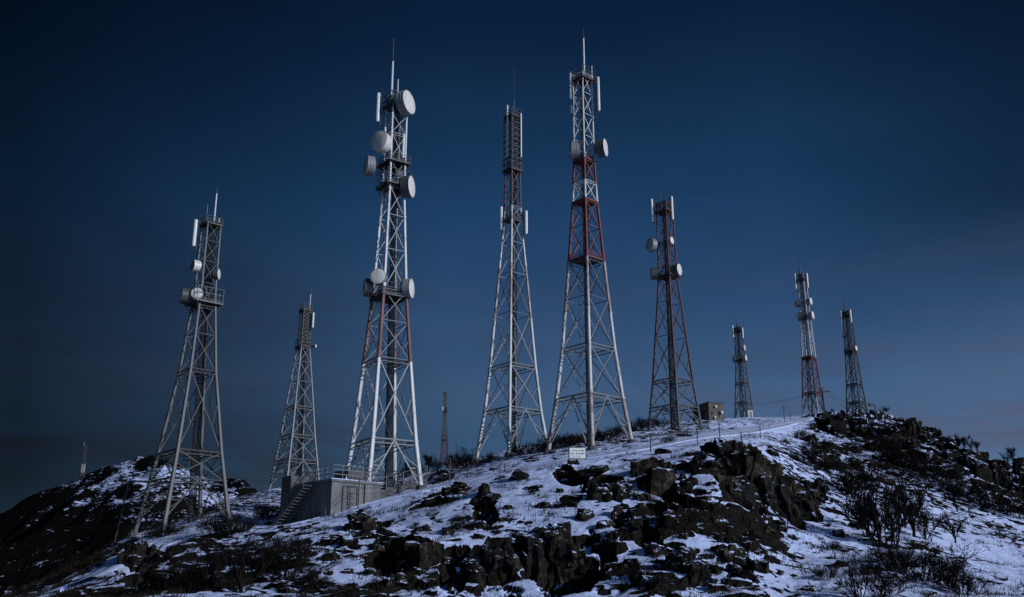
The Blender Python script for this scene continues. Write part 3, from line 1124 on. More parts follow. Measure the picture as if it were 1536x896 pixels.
# --- second, behind the bunker
t = Tower('pale lattice tower with a dense dark cage top, rising behind the concrete bunker', 442, 729, 128, -18,
          [(729, 36), (655, 25), (612, 20), (565, 14.5), (521, 9), (464, 8)],
          [692, 655, 612, 521], [(729, 'zinc', 'zinc_mid'), (521, 'zinc_dark', 'zinc_dark')], (.17, .09), (.085, .05), GT, dense=[(521, 464, 9)])
t.platform(521, 12.5, 0.9)
t.platform(466, 9.5, 0.8)
t.panel(469.5, 470, 493, 3.2, y=-.6)
t.whip(464.5, 466, 441, .07, 430)
t.whip(457.5, 466, 455, .05, mat='zinc_dark')
t.dish(450, 522, 5, -60, 'shroud_dark', y=-.8)
t.dish(473.5, 520, 5, 60, 'shroud_dark', y=-.6)

# --- third, big dish tower by the bunker
t = Tower('tall white lattice tower carrying seven large dishes, one leg beside the concrete bunker', 573, 738, 82, -19,
          [(738, 58), (664, 47), (543, 34.5), (440, 24.5), (290, 16), (150, 15.5)],
          [664, 543, 440, 283, 205], [(738, 'white', 'zinc'), (545, 'rust_red', 'zinc_mid'), (440, 'white', 'zinc'), (283, 'white', 'zinc_mid'), (240, 'white', 'zinc')],
          (.24, .10), (.075, .042), GT)
t.platform(281, 26, 1.3, 'zinc_dark')
t.platform(247, 24, 0.6, 'zinc_dark')
t.platform(161, 20, 1.1, 'zinc_dark')
t.platform(447, 29, 1.0, 'zinc_dark')
t.dish(613, 160, 36, 58, 'shroud', .36, el=4)
t.dish(568, 222, 31, -38, 'radome', .42, el=2)
t.dish(549, 254, 30, -74, 'shroud', .35)
t.dish(617, 283, 33, 70, 'shroud_dark', .36)
t.dish(567, 424, 23, -16, 'shroud', .4)
t.dish(547, 435, 27, -80, 'shroud_dark', .35)
t.dish(617, 435, 29, 72, 'shroud', .34)
t.panel(567, 144, 187, 5.5)
t.panel(605, 203, 240, 4.2)
t.whip(587, 152, 93, .11, 58)
t.whip(596, 152, 119, .06)
t.box('equipment_box', 599, 262, 275, 8, -.8, 'zinc')

# --- fourth
t = Tower('slender pale tower with a ringed cage top and faded red band below it', 769, 684, 102, -6,
          [(684, 54), (617, 42), (551, 34), (430, 22.5), (350, 14.5), (312, 12), (255, 11), (174, 11)],
          [617, 551, 330, 312, 255], [(684, 'white', 'zinc'), (480, 'rust', 'zinc_mid'), (400, 'white', 'zinc'), (312, 'red_dark', 'red_dark'), (255, 'zinc_dark', 'zinc_dark')],
          (.23, .085), (.075, .04), GT, dense=[(255, 174, 10)])
t.platform(257, 15, 1.3)
t.platform(330, 15, 0.5)
t.platform(176, 12.5, 0.8)
rb = MB()
for q in np.linspace(t.zof(250), t.zof(178), 9):
    cs = [d * (t.R(q) * 1.28) + Vector((0, 0, q)) for d in t.dirs]
    for k in range(4):
        rb.tube(cs[k], cs[(k + 1) % 4], .035, None, 4)
for d in t.dirs:
    rb.tube(d * (t.R(0) * 0 + t.R(t.zof(250)) * 1.28) + Vector((0, 0, t.zof(250))), d * (t.R(t.zof(178)) * 1.28) + Vector((0, 0, t.zof(178))), .03, None, 4)
rb.build('cage_rings', M['zinc_dark'], t.root)
t.panel(761, 161, 238, 2.8, y=-.5, curved=False)
t.panel(781.5, 172, 238, 2.5, y=-.3, curved=False)
t.whip(771, 176, 150, .045, 103, mat='zinc')
t.panel(752, 312, 347, 5.0)
t.panel(789, 318, 353, 5.0)

# --- fifth, tallest
t = Tower('tallest tower, painted in red and white bands, behind the notice board', 886, 673, 91, 2,
          [(673, 63), (598, 49.5), (523, 39), (390, 26), (303, 18), (240, 15), (113, 13.8)],
          [598, 523, 392, 303, 275, 242], [(673, 'rust', 'zinc'), (598, 'white', 'zinc'), (470, 'rust', 'zinc_mid'), (392, 'red', 'red'), (303, 'white', 'white'), (275, 'red', 'red'), (242, 'white', 'white')],
          (.25, .095), (.075, .042), GT)
t.platform(390, 27, 0.45, 'red')
t.platform(303, 19, 0.0, 'red')
t.platform(242, 17, 0.35, 'red')
t.platform(121, 19, 1.25, 'red_dark', 'zinc_dark')
t.dish(856, 228, 27, -80, 'shroud', .38)
t.dish(908, 226, 27, 74, 'shroud_dark', .42)
t.panel(856, 111, 151, 4.6)
t.panel(857, 160, 172, 4.0)
t.panel(897.5, 119, 170, 4.6)
t.whip(876.5, 115, 58, .10, 42)
t.whip(888, 119, 100, .06)

# --- sixth, dark red
t = Tower('dark rust red tower with two white top panels, left of the brown building', 1013, 646, 118, 8,
          [(646, 39), (572, 29.5), (500, 22), (415, 13.5), (306, 11.8)],
          [612, 572, 415, 365], [(646, 'zinc_mid', 'zinc_mid'), (572, 'red_dark', 'red_dark')], (.20, .10), (.08, .05), GT)
t.platform(415, 18, 1.0)
t.platform(318, 15, 1.1, 'red_dark')
t.dish(975, 370, 20, -55, 'shroud', .35)
t.dish(1008, 364, 11, 60, 'shroud', .4)
t.dish(977, 411, 18, -80, 'shroud_dark', .5)
t.dish(1019, 408, 18, 66, 'shroud_dark', .6)
t.panel(978, 299, 333, 4)
t.panel(1008, 297, 332, 4)
t.whip(991, 308, 290, .07, 262, mat='zinc_dark')

# --- seventh
t = Tower('small dark tower on the crest with a pale hut against its foot', 1117, 629, 190, 20,
          [(629, 14), (575, 9.5), (540, 7), (492, 5.6)], [604, 575, 540], [(629, 'zinc_mid', 'zinc_mid')], (.16, .10), (.085, .07), GT, ratio=1.5)
t.platform(541, 9, 0.9)
t.platform(497, 8, 0.9)
t.dish(1100, 539, 9, -75, 'shroud_dark')
t.dish(1119, 538, 9, 72, 'shroud')
t.dish(1117, 523, 8.5, 72, 'shroud')
t.panel(1099.5, 489, 507, 2.6, y=-.5)
t.panel(1114, 493, 509, 2.6, y=-.5)
t.whip(1105.5, 494, 487, .13, 468, mat='zinc_dark')

# --- eighth
t = Tower('red and white tower on the right crest with four dishes, beside the utility pole', 1221, 623, 160, 20,
          [(623, 16.5), (590, 13.5), (536, 9.5), (475, 7), (412, 5.8)], [590, 536, 475], [(623, 'white_old', 'zinc_mid'), (600, 'red', 'red_dark'), (536, 'white', 'white'), (490, 'white', 'zinc')], (.16, .10), (.08, .06), GT, ratio=1.5)
t.platform(537, 10, 0.0, 'red')
t.platform(478, 10, 0.9)
t.platform(420, 9, 0.9)
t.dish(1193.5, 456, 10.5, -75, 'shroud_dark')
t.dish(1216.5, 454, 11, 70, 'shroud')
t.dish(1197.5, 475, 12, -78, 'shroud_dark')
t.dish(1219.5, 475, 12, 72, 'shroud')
t.panel(1193, 411, 434, 2.6, y=-.5)
t.panel(1211, 412, 434, 3.0, y=-.5)
t.whip(1200, 414, 404, .13, 382, mat='zinc_dark')

# --- ninth
t = Tower('dark grey tower rightmost on the crest, between the utility pole and the lamp post', 1286, 622, 170, 20,
          [(622, 15), (577, 11), (530, 8), (468, 6)], [604, 577, 530], [(622, 'zinc_dark', 'zinc_dark')], (.15, .10), (.08, .06), GT, ratio=1.5)
t.platform(527, 8.5, 0.9)
t.platform(474, 8, 0.9)
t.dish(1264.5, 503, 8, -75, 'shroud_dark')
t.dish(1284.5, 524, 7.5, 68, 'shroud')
t.box('equipment_box', 1268, 525, 531, 4, -.6, 'zinc_dark')
t.panel(1262, 467, 489, 2.2, y=-.5)
t.panel(1276, 466, 486, 3.0, y=-.5)
t.whip(1268, 470, 462, .13, 440, mat='zinc_dark')

# --- tenth, far behind
t = Tower('thin distant red tower seen in the gap beyond the dark bushes', 666, 704, 230, 30,
          [(704, 7), (660, 4.5), (615, 2.7), (589, 2.5)], [660, 617], [(704, 'red_dark', 'red_dark'), (650, 'zinc_mid', 'zinc_mid')], (.12, .08), (.06, .05), GT, ratio=1.7, ladder=False)
t.panel(664, 611, 617, 2.0, y=-.5)
t.whip(666, 592, 586, .07, mat='zinc_dark')
t.platform(617, 3.6, .8)

# --- eleventh, on the mountain
mh = 560.0
t = Tower('tiny faint mast standing on the slope of the dark snow patched mountain', 123, 716, mh, 30,
          [(716, 2.6), (694, 2.0), (668, 1.3)], [704, 690], [(716, 'red_dark', 'red_dark'), (708, 'white_old', 'white_old'), (696, 'zinc_dark', 'zinc_dark')], (.22, .16), (.16, .12), GT, ratio=1.8, detail=False, Ysub=1)
t.whip(126, 668, 663, .2, mat='zinc')

# ------------------------------------------------------------------ concrete bunker
cz = at(498, 722, 74.5)
e1 = Vector((0.74, 0.67, 0)).normalized()
e2 = Vector((-0.67, 0.74, 0))
zb = 0.0
bk_base = gz(cz.x, cz.y) - 1.0
bk = empty('concrete_bunker', (cz.x, cz.y, bk_base), math.atan2(e1.y, e1.x))
tag(bk, 'stained concrete bunker with railed flat roof and outside stairs, set into the snowbank', 'building')
Ht = cz.z - bk_base                     # top of wall
L1, L2 = 4.4, 5.0
mb_ = MB()
mb_.box((L1 / 2, L2 / 2, Ht / 2 - .3), (L1, L2, Ht + .6))
mb_.build('wall', M['concrete'], bk, bevel=.02)
mb_ = MB()
mb_.box((L1 / 2, L2 / 2, Ht + .09), (L1 + .24, L2 + .24, .18))
sl = mb_.build('roof', M['concrete'], bk, bevel=.02)
mb_ = MB()
mb_.box((L1 / 2, L2 / 2, Ht + .21), (L1 + .2, L2 + .2, .06))
mb_.build('snow_cover', M['snow'], sl, bevel=.025)
mb_ = MB()                              # low penthouse wall at the back right and the tall stair block at the left
mb_.box((L1 * .78, L2 * .55, Ht + .75), (L1 * .42, 2.0, 1.0))
mb_.build('penthouse', M['concrete_dark'], bk, bevel=.02)
mb_ = MB()
mb_.box((.4, L2 + .75, Ht / 2 + .1), (1.9, 1.4, Ht + 1.5))
mb_.build('stair_block', M['concrete_dark'], bk, bevel=.02)
rb = MB()
zr = Ht + .24
for a, b in (((0.05, 0.05), (L1, 0.05)), ((0.05, 0.05), (0.05, L2 * .62)), ((L1, 0.05), (L1, L2 - .1))):
    a, b = Vector((a[0], a[1], zr)), Vector((b[0], b[1], zr))
    for hh in (1.0, .66, .33):
        rb.tube(a + Vector((0, 0, hh)), b + Vector((0, 0, hh)), .028, None, 6)
    n = max(2, round((b - a).length / .8))
    for i in range(n + 1):
        q = a.lerp(b, i / n)
        rb.tube(q, q + Vector((0, 0, 1.02)), .032, None, 6)
rb.build('roof_railing', M['zinc'], bk)
# door in the right hand face
mb_ = MB()
dx, dw, dh = 1.6, 1.15, 2.0
dz = 1.1 + .55
for s in (-1, 1):
    mb_.box((dx + s * (dw / 2 + .05), -.03, dz + dh / 2 - .5), (.1, .12, dh))
mb_.box((dx, -.03, dz + dh - .45), (dw + .2, .12, .1))
dr = mb_.build('door_frame', M['zinc_dark'], bk)
mb_ = MB()
mb_.box((dx, -.012, dz + dh / 2 - .5), (dw - .02, .05, dh - .02))
dd = mb_.build('door', M['zinc_mid'], dr)
mb_ = MB()                              # scrolled grille on the door leaf
for s in (-1, 1):
    for (cy, rr) in ((.1, .16), (.5, .2), (.95, .15)):
        P = [Vector((dx + s * (.02 + rr * (1 - math.cos(th))), -.055, dz + cy + rr * math.sin(th))) for th in np.linspace(-2.4, 2.4, 12)]
        mb_.path(P, .02, 5)
mb_.tube((dx, -.055, dz - .3), (dx, -.055, dz + 1.3), .025, None, 6)
mb_.build('grille', M['zinc_dark'], dd)
mb_ = MB()
mb_.tube((2.9, -.06, .5), (2.9, -.06, Ht + 1.25), .05, None, 8)
mb_.build('drain_pipe', M['zinc_dark'], bk)
mb_ = MB()
mb_.lathe([(.17, -.0), (.14, .2), (.05, .36), (.02, .5)], Matrix.Translation((L1 * .5, 1.5, Ht + .24)) @ Matrix.Rotation(R(-90), 4, 'X'), 14, 0, cap0=True)
mb_.build('roof_vent', M['grp'], bk, smooth=True)
# stairs against the left hand side
st = empty('stairs_local', (0, 0, 0))
st.name = 'staircase'
st.parent = bk
inv = Matrix.Translation((cz.x, cz.y, bk_base)) @ Matrix.Rotation(math.atan2(e1.y, e1.x), 4, 'Z')
inv = inv.inverted()


def bl(px, py, Y):
    return inv @ at(px, py, Y)


sa, sb = bl(464, 727, 75.3), bl(411, 796, 77.3)
side = Vector((0, 0, 1)).cross((sb - sa).normalized())
side.z = 0
side.normalize()
wd = .55
nst = 15
mb_ = MB()
ang = math.atan2((sb - sa).y, (sb - sa).x)
for i in range(nst):
    q = sa.lerp(sb, (i + .5) / nst)
    mb_.box(q + Vector((0, 0, .02)), (.27, wd * 2, .05), rz=ang)
mb_.build('treads', M['concrete_dark'], st)
mb_ = MB()
for s in (-1, 1):
    o_ = side * wd * s
    d_ = (sb - sa)
    pts = [sa + o_ + Vector((0, 0, .1)), sb + o_ + Vector((0, 0, .1)), sb + o_ - Vector((0, 0, .28)), sa + o_ - Vector((0, 0, .28))]
    pts2 = [p_ + side * .06 * s for p_ in pts]
    mb_.poly(pts + pts2, [(0, 1, 2, 3), (7, 6, 5, 4), (0, 4, 5, 1), (1, 5, 6, 2), (2, 6, 7, 3), (3, 7, 4, 0)])
mb_.build('stringers', M['concrete_dark'], st)
mb_ = MB()
for s in (-1, 1):
    o_ = side * wd * s
    for hh in (1.0, .55):
        mb_.tube(sa + o_ + Vector((0, 0, hh)), sa.lerp(sb, .62) + o_ + Vector((0, 0, hh)), .03, None, 6)
    for i in range(6):
        q = sa.lerp(sb, .62 * i / 5) + o_
        mb_.tube(q, q + Vector((0, 0, 1.0)), .03, None, 6)
    mb_.tube(sa + o_ + Vector((0, 0, 1.0)), sa + o_ + Vector((.5, 0, 1.0)), .03, None, 6)
mb_.build('handrail', M['zinc_mid'], st)

# low retaining barrier to the right of the bunker
A, B = at(566, 735, 80), at(640, 722, 86)
gr = empty('retaining_barrier', (A.x, A.y, gz(A.x, A.y)))
tag(gr, 'low dark barrier of planks and rails between the bunker and the white tower legs', 'barrier')
mb_, mr = MB(), MB()
o0 = gr.location
for i in range(7):
    q = A.lerp(B, i / 6)
    g = gz(q.x, q.y)
    mr.tube(Vector((q.x, q.y, g - .3)) - o0, Vector((q.x, q.y, g + 1.7)) - o0, .05, None, 6)
for hh, r_ in ((1.62, .04), (1.1, .03)):
    P = []
    for i in range(7):
        q = A.lerp(B, i / 6)
        P.append(Vector((q.x, q.y, gz(q.x, q.y) + hh)) - o0)
    mr.path(P, r_, 6)
d = (B - A)
ang = math.atan2(d.y, d.x)
for i in range(6):
    q = A.lerp(B, (i + .5) / 6)
    g = gz(q.x, q.y)
    for hh in (.2, .55):
        mb_.box(Vector((q.x, q.y, g + hh)) - o0, (d.length / 6 - .03, .09, .3), rz=ang)
mb_.build('plank', M['concrete_dark'], gr)
mr.build('rail', M['zinc_mid'], gr)

# ------------------------------------------------------------------ brown building and hut on the crest
c0 = at(1064, 629, 158)
bb_ = empty('brown_building', (c0.x, c0.y, gz(c0.x, c0.y) - .3), R(22))
tag(bb_, 'small flat roofed brown building on the crest, equipment fixed to its lit wall', 'building')
hh = at(1064, 604, 158).z - bb_.location.z
mb_ = MB()
mb_.box((1.45, 2.4, hh / 2), (2.9, 4.8, hh))
mb_.build('wall', M['brown_wall'], bb_, bevel=.02)
mb_ = MB()
mb_.box((1.45, 2.4, hh + .07), (3.15, 5.05, .14))
rf = mb_.build('roof', M['concrete_dark'], bb_, bevel=.02)
mb_ = MB()
mb_.box((.7, 2.8, hh + .24), (.5, .4, .2))
mb_.tube((.4, .6, hh + .1), (.4, .6, hh + .5), .04, None, 6)
mb_.build('roof_vent', M['zinc_dark'], rf)
for (x_, z_, r_) in ((1.25, .82, .2), (2.35, .55, .24), (1.0, .3, .2)):
    mb_ = MB()
    Q = Matrix.Translation((x_, -.28, hh * z_)) @ Matrix.Rotation(R(25), 4, 'Z')
    mb_.lathe([(.04, -.2), (r_ * .6, -.1), (r_, 0), (r_ * .9, .01), (r_ * .3, -.04)], Q, 18, 0, cap0=True, cap1=True)
    mb_.tube((x_, 0, hh * z_), (x_, -.2, hh * z_), .03, None, 5)
    mb_.build('wall_dish', M['radome'], bb_, smooth=True)
for (x_, w_, h_) in ((.55, .35, .5), (1.85, .4, .9)):
    mb_ = MB()
    mb_.box((x_, -.01, hh * .5), (w_, .06, h_))
    mb_.build('window', M['cable'], bb_)
for y_ in (1.4, 3.2):
    mb_ = MB()
    mb_.box((-.01, y_, hh * .55), (.06, .6, .6))
    mb_.build('window', M['cable'], bb_)

c0 = at(1122.5, 628, 186)
ht_ = empty('equipment_hut', (c0.x, c0.y, gz(c0.x, c0.y) - .1), R(18))
tag(ht_, 'pale little equipment hut at the foot of the small dark tower', 'hut')
mb_ = MB()
mb_.box((.55, .5, .85), (1.1, 1.0, 1.7))
mb_.build('wall', M['pale_wall'], ht_, bevel=.02)
mb_ = MB()
mb_.box((.55, .5, 1.75), (1.25, 1.15, .1))
mb_.build('roof', M['concrete_dark'], ht_, bevel=.01)
mb_ = MB()
mb_.box((.6, -.01, .75), (.55, .05, 1.3))
mb_.build('door', M['zinc_mid'], ht_)

# ------------------------------------------------------------------ sign
sp = at(854, 693, 76.5)
sp.z = gz(sp.x, sp.y)
sg = empty('warning_sign', sp, R(4))
tag(sg, 'white rectangular notice board with three dark lines of text, standing on the snowy verge', 'sign')
zt_, zb_ = at(854, 672, 76.5).z - sp.z, at(854, 687.5, 76.5).z - sp.z
wS = 1.28
for x_ in (-.02, wS + .02):
    mb_ = MB()
    mb_.box((x_, .03, (zt_ + .05 - .4) / 2), (.07, .06, zt_ + .05 + .4))
    mb_.build('post', M['zinc_dark'], sg)
mb_ = MB()
mb_.box((wS / 2, -.02, (zt_ + zb_) / 2), (wS - .05, .03, zt_ - zb_))
bd = mb_.build('board', M['signwhite'], sg)
mb_ = MB()
mb_.box((wS / 2, .0, zt_ + .02), (wS + .1, .05, .04))
mb_.box((wS / 2, .0, zb_ - .02), (wS + .1, .05, .04))
mb_.build('frame', M['zinc_dark'], sg)
mb_ = MB()
hS = zt_ - zb_
for row, (fy, hgt, x0, x1) in enumerate(((.72, .09, .12, 1.16), (.45, .10, .14, 1.18), (.2, .06, .2, .86))):
    x_ = x0
    zc = zb_ + hS * fy
    while x_ < x1:
        w_ = random.uniform(.025, .05)
        k = random.random()
        if k > .14:
            mb_.box((x_, -.038, zc), (.022, .006, hgt))
            if k > .35:
                mb_.box((x_ + w_ * .4, -.038, zc + hgt * random.choice((.45, 0, -.45))), (w_ * .7, .006, .024))
            if k > .6:
                mb_.box((x_ + w_ * .8, -.038, zc), (.022, .006, hgt * .9))
        x_ += w_ + .028
mb_.build('lettering', M['ink'], bd)

# ------------------------------------------------------------------ utility pole, wires, lamp
p0 = at(1238.5, 625, 150)
p0.z = gz(p0.x, p0.y)
up = empty('utility_pole', p0, R(-12))
tag(up, 'wooden utility pole with one crossarm, just right of the red and white tower', 'utility pole')
hp = at(1236, 581, 150).z - p0.z
mb_ = MB()
mb_.tube((0, 0, -.4), (-.12, 0, hp), .15, .10, 10)
mb_.build('pole', M['wood'], up, smooth=True)
mb_ = MB()
mb_.box((-.1, -.12, hp - .75), (1.9, .1, .13))
ca = mb_.build('crossarm', M['wood'], up)
for x_ in (-.9, -.4, .25, .7):
    mb_ = MB()
    mb_.tube((x_, -.12, hp - .69), (x_, -.12, hp - .5), .05, .03, 8)
    mb_.build('insulator', M['zinc_mid'], ca)
Mw = Matrix.Translation(p0) @ Matrix.Rotation(R(-12), 4, 'Z')


def wire(x_, end, sag, lab):
    a = Mw @ Vector((x_, -.12, hp - .5))
    P = [a.lerp(end, t) - Vector((0, 0, sag * 4 * t * (1 - t))) for t in np.linspace(0, 1, 13)]
    mb_ = MB()
    mb_.path([q - a for q in P], .022, 4)
    o = mb_.build('overhead_wire', M['cable'])
    o.location = a
    tag(o, lab, 'wire', 'wires from the utility pole')


wire(.7, at(1300, 618, 178), .5, 'upper dark wire sagging from the pole crossarm toward the lamp post')
wire(.25, at(1290, 622, 172), .6, 'lower dark wire sagging from the pole crossarm behind the dark tower')
wire(-.9, at(1076, 602, 162), 1.2, 'long dark wire running left from the pole toward the brown building')

p0 = at(1314, 621, 150)
p0.z = gz(p0.x, p0.y)
lp = empty('street_lamp', p0, 0)
tag(lp, 'short dark street lamp with a curved neck, right of the rightmost tower', 'street lamp')
hl = at(1314, 602, 150).z - p0.z
mb_ = MB()
P = [Vector((0, 0, -.3)), Vector((-.03, 0, hl * .7))] + [Vector((-.45 + .45 * math.cos(t_), 0, hl * .72 + .45 * math.sin(t_))) for t_ in np.linspace(0.1, 2.3, 8)]
mb_.path(P, .075, 8)
mb_.build('pole', M['zinc_dark'], lp, smooth=True)
mb_ = MB()
mb_.lathe([(.1, -.15), (.2, 0), (.24, .15), (.2, .28)], Matrix.Translation(P[-1]) @ Matrix.Rotation(R(-60), 4, 'X') @ Matrix.Rotation(R(-40), 4, 'Z'), 12, 0, cap0=True)
lh = mb_.build('lamp_head', M['zinc_dark'], lp, smooth=True)


# ------------------------------------------------------------------ fences
def fence(label, posts, matp, wires=3, r=.05, sag=.05, name='wire_fence', wr=.014):
    """posts: (px, py foot, height px)"""
    P = []
    for px, py, hpx in posts:
        q = hit(px, py)
        P.append((q, hpx * depth(q.y, q.z) / F))
    o0 = P[0][0]
    root = empty(name, o0)
    tag(root, label, 'fence', 'wire fences on the hill')
    for q, h_ in P:
        mb_ = MB()
        lean = random.uniform(-.06, .06)
        rr = r * random.uniform(.85, 1.2)
        mb_.tube(q - o0 - Vector((0, 0, .4)), q - o0 + Vector((lean, 0, h_)), rr, rr * .9, 7)
        mb_.build('post', M[matp], root)
    if wires:
        mb_ = MB()
        for k in range(wires):
            f_ = .95 - .27 * k
            for (a, ha), (b, hb) in zip(P[:-1], P[1:]):
                A_, B_ = a + Vector((0, 0, ha * f_)) - o0, b + Vector((0, 0, hb * f_)) - o0
                mb_.path([A_.lerp(B_, t) - Vector((0, 0, sag * 4 * t * (1 - t))) for t in (0, .25, .5, .75, 1)], wr, 4)
        mb_.build('wire', M['cable'], root)
    return root


fence('wire fence of thin posts along the road edge, from the bunker to the white towers', [(488, 776, 13), (537, 764, 44), (599, 744, 21), (674, 724, 35), (701, 718, 17), (757, 708, 12)], 'wood', 2)
fence('wire fence beside the road bend, its dark posts above the central rocks', [(976, 678, 26), (1047, 669, 27), (1080, 659, 24), (1113, 663, 15), (1141, 657, 18), (1154, 645, 8), (1177, 634, 25), (1186, 630, 10)], 'wood', 2)
fence('short wire fence on the snow slope left of the bunker stairs', [(250, 800, 14), (305, 788, 14), (345, 775, 14), (378, 762, 20), (409, 752, 16)], 'wood', 2)
fence('long wire fence running down the snowy slope at the right edge', [(1180, 668, 10), (1235, 695, 11), (1290, 717, 12), (1345, 742, 13), (1402, 795, 20), (1455, 775, 14), (1500, 808, 14), (1545, 820, 16)], 'wood', 3, r=.075, wr=.022)

# ------------------------------------------------------------------ rock outcrops
def hull_block(bm, c, sx, sy, sz, rz, tilt, cuts, seed):
    rnd = random.Random(seed)
    pts = []
    for x in (-1, 1):
        for y in (-1, 1):
            for z in (-1, 1):
                k = .62 if z > 0 else 1.0
                pts.append(Vector((x * rnd.uniform(.55, 1) * (k + .3 * rnd.random()), y * rnd.uniform(.55, 1) * (k + .3 * rnd.random()), z * rnd.uniform(.7, 1))))
    for _ in range(5):
        v_ = Vector((rnd.gauss(0, 1), rnd.gauss(0, 1), rnd.gauss(0, .8)))
        v_.normalize()
        pts.append(v_ * rnd.uniform(.9, 1.12))
    Q = Matrix.Rotation(rz, 3, 'Z') @ Matrix.Rotation(tilt, 3, 'X')
    vs = [bm.verts.new(c + Q @ Vector((p_.x * sx, p_.y * sy, p_.z * sz))) for p_ in pts]
    r_ = bmesh.ops.convex_hull(bm, input=vs)
    junk = [g for g in r_['geom_interior'] if isinstance(g, bmesh.types.BMVert)]
    if junk:
        bmesh.ops.delete(bm, geom=junk, context='VERTS')


def roughen(bm, cuts, amp, freq):
    """break the smooth facets into ledges, upright cracks and chips"""
    bmesh.ops.subdivide_edges(bm, edges=bm.edges[:], cuts=cuts, use_grid_fill=True)
    bm.normal_update()
    nr = {v_: v_.normal.copy() for v_ in bm.verts}
    for v_ in bm.verts:
        p_ = v_.co.copy()
        a_ = mnoise.noise_vector(p_ * freq)
        q_ = Vector((p_.x * freq * 2.6, p_.y * freq * 2.6, p_.z * freq * .8))
        ridge_ = abs(mnoise.noise(q_))                       # sharp upright creases
        st_ = abs(mnoise.noise(Vector((p_.x * freq * .8, p_.y * freq * .8, p_.z * freq * 3.2)) + Vector((7, 3, 1))))
        c_ = mnoise.noise_vector(p_ * freq * 8)
        v_.co = p_ + a_ * amp + nr[v_] * ((ridge_ - .25) * amp * 1.7 + (st_ - .25) * amp * 1.2) + c_ * (amp * .25)


def outcrop(label, x0, x1, y0, y1, n, big=1.0, seed=0):
    rnd = random.Random(seed + 100)
    base = hit((x0 + x1) / 2, (y0 + y1) / 2)
    bm = bmesh.new()
    cx, cy = (x0 + x1) / 2, (y0 + y1) / 2
    n = max(7, int(n * .5))
    done = []
    tries = 0
    while len(done) < n and tries < 400:
        tries += 1
        px, py = rnd.uniform(x0, x1), rnd.uniform(y0, y1)
        if inside(px, py, x0, x1, y0, y1) > 0.62:
            continue
        g = hit(px, py)
        s = depth(g.y, g.z) / F
        w = min(x1 - x0, 95) * s * rnd.uniform(.13, .30) * big
        if done and min((Vector((g.x, g.y)) - Vector((q.x, q.y))).length / (w + r_) for q, r_ in done) > .62:
            continue
        done.append((g, w))
        hh_ = min(w * rnd.uniform(1.0, 2.0), (y1 - y0) * s * .5)
        c = g + Vector((0, w * .1, -hh_ * rnd.uniform(.3, .5)))
        hull_block(bm, c - base, w, w * rnd.uniform(.7, 1.1), hh_, rnd.uniform(0, 6.28), rnd.uniform(-.35, .15), 2, rnd.random())
    roughen(bm, 5, .22, .8)
    me = bpy.data.meshes.new('rock_outcrop')
    bm.to_mesh(me)
    bm.free()
    me.materials.append(M['rock'])
    o = bpy.data.objects.new('rock_outcrop', me)
    o.location = base
    COL.objects.link(o)
    tag(o, label, 'rock', 'dark rock outcrops on the hill')
    return o


for i, a in enumerate(OUT):
    outcrop(*a, seed=i * 13)

# loose small rocks: shared meshes, scattered
protos = []
for k in range(6):
    bm = bmesh.new()
    rnd = random.Random(k + 900)
    for i in range(rnd.choice((2, 3, 4))):
        hull_block(bm, Vector((rnd.uniform(-.35, .35), rnd.uniform(-.25, .25), rnd.uniform(-.05, .1))), rnd.uniform(.25, .5), rnd.uniform(.2, .4), rnd.uniform(.18, .4), rnd.uniform(0, 6), rnd.uniform(-.3, .3), 1, rnd.random())
    roughen(bm, 2, .06, 1.7)
    me = bpy.data.meshes.new('small_rock')
    bm.to_mesh(me)
    bm.free()
    me.materials.append(M['rock'])
    protos.append(me)
REG = [
    ('small dark rock poking from the snow on the slope below the bunker', 'small rocks below the bunker', 400, 640, 785, 890, 46),
    ('small dark rock poking from the snow of the central slope', 'small rocks on the central slope', 640, 960, 705, 860, 70),
    ('small dark rock poking from the snow between the cliffs of the spur', 'small rocks between the cliffs', 960, 1150, 680, 890, 64),
    ('small dark rock poking from the snow of the gully right of the spur', 'small rocks in the right gully', 1150, 1340, 660, 880, 42),
    ('small dark rock poking from the snow near the right skyline', 'small rocks near the right skyline', 1250, 1536, 630, 720, 48),
]
for lab, grp, x0, x1, y0, y1, n in REG:
    for i in range(n):
        px, py = random.uniform(x0, x1), random.uniform(y0, y1)
        g = hit(px, py)
        if g.y > 150:
            continue
        if min(np.hypot(rp[:, 0] - g.x, rp[:, 1] - g.y)) < 2.4:
            continue
        o = bpy.data.objects.new('small_rock', random.choice(protos))
        s = random.uniform(.5, 1.25) ** 1.4 * (g.y / 65)
        o.location = g
        o.scale = (s * random.uniform(.8, 1.5), s, s * random.uniform(.5, .95))
        o.rotation_euler = (random.uniform(-.2, .2), random.uniform(-.2, .2), random.uniform(0, 6.28))
        COL.objects.link(o)
        tag(o, lab, 'rock', grp)

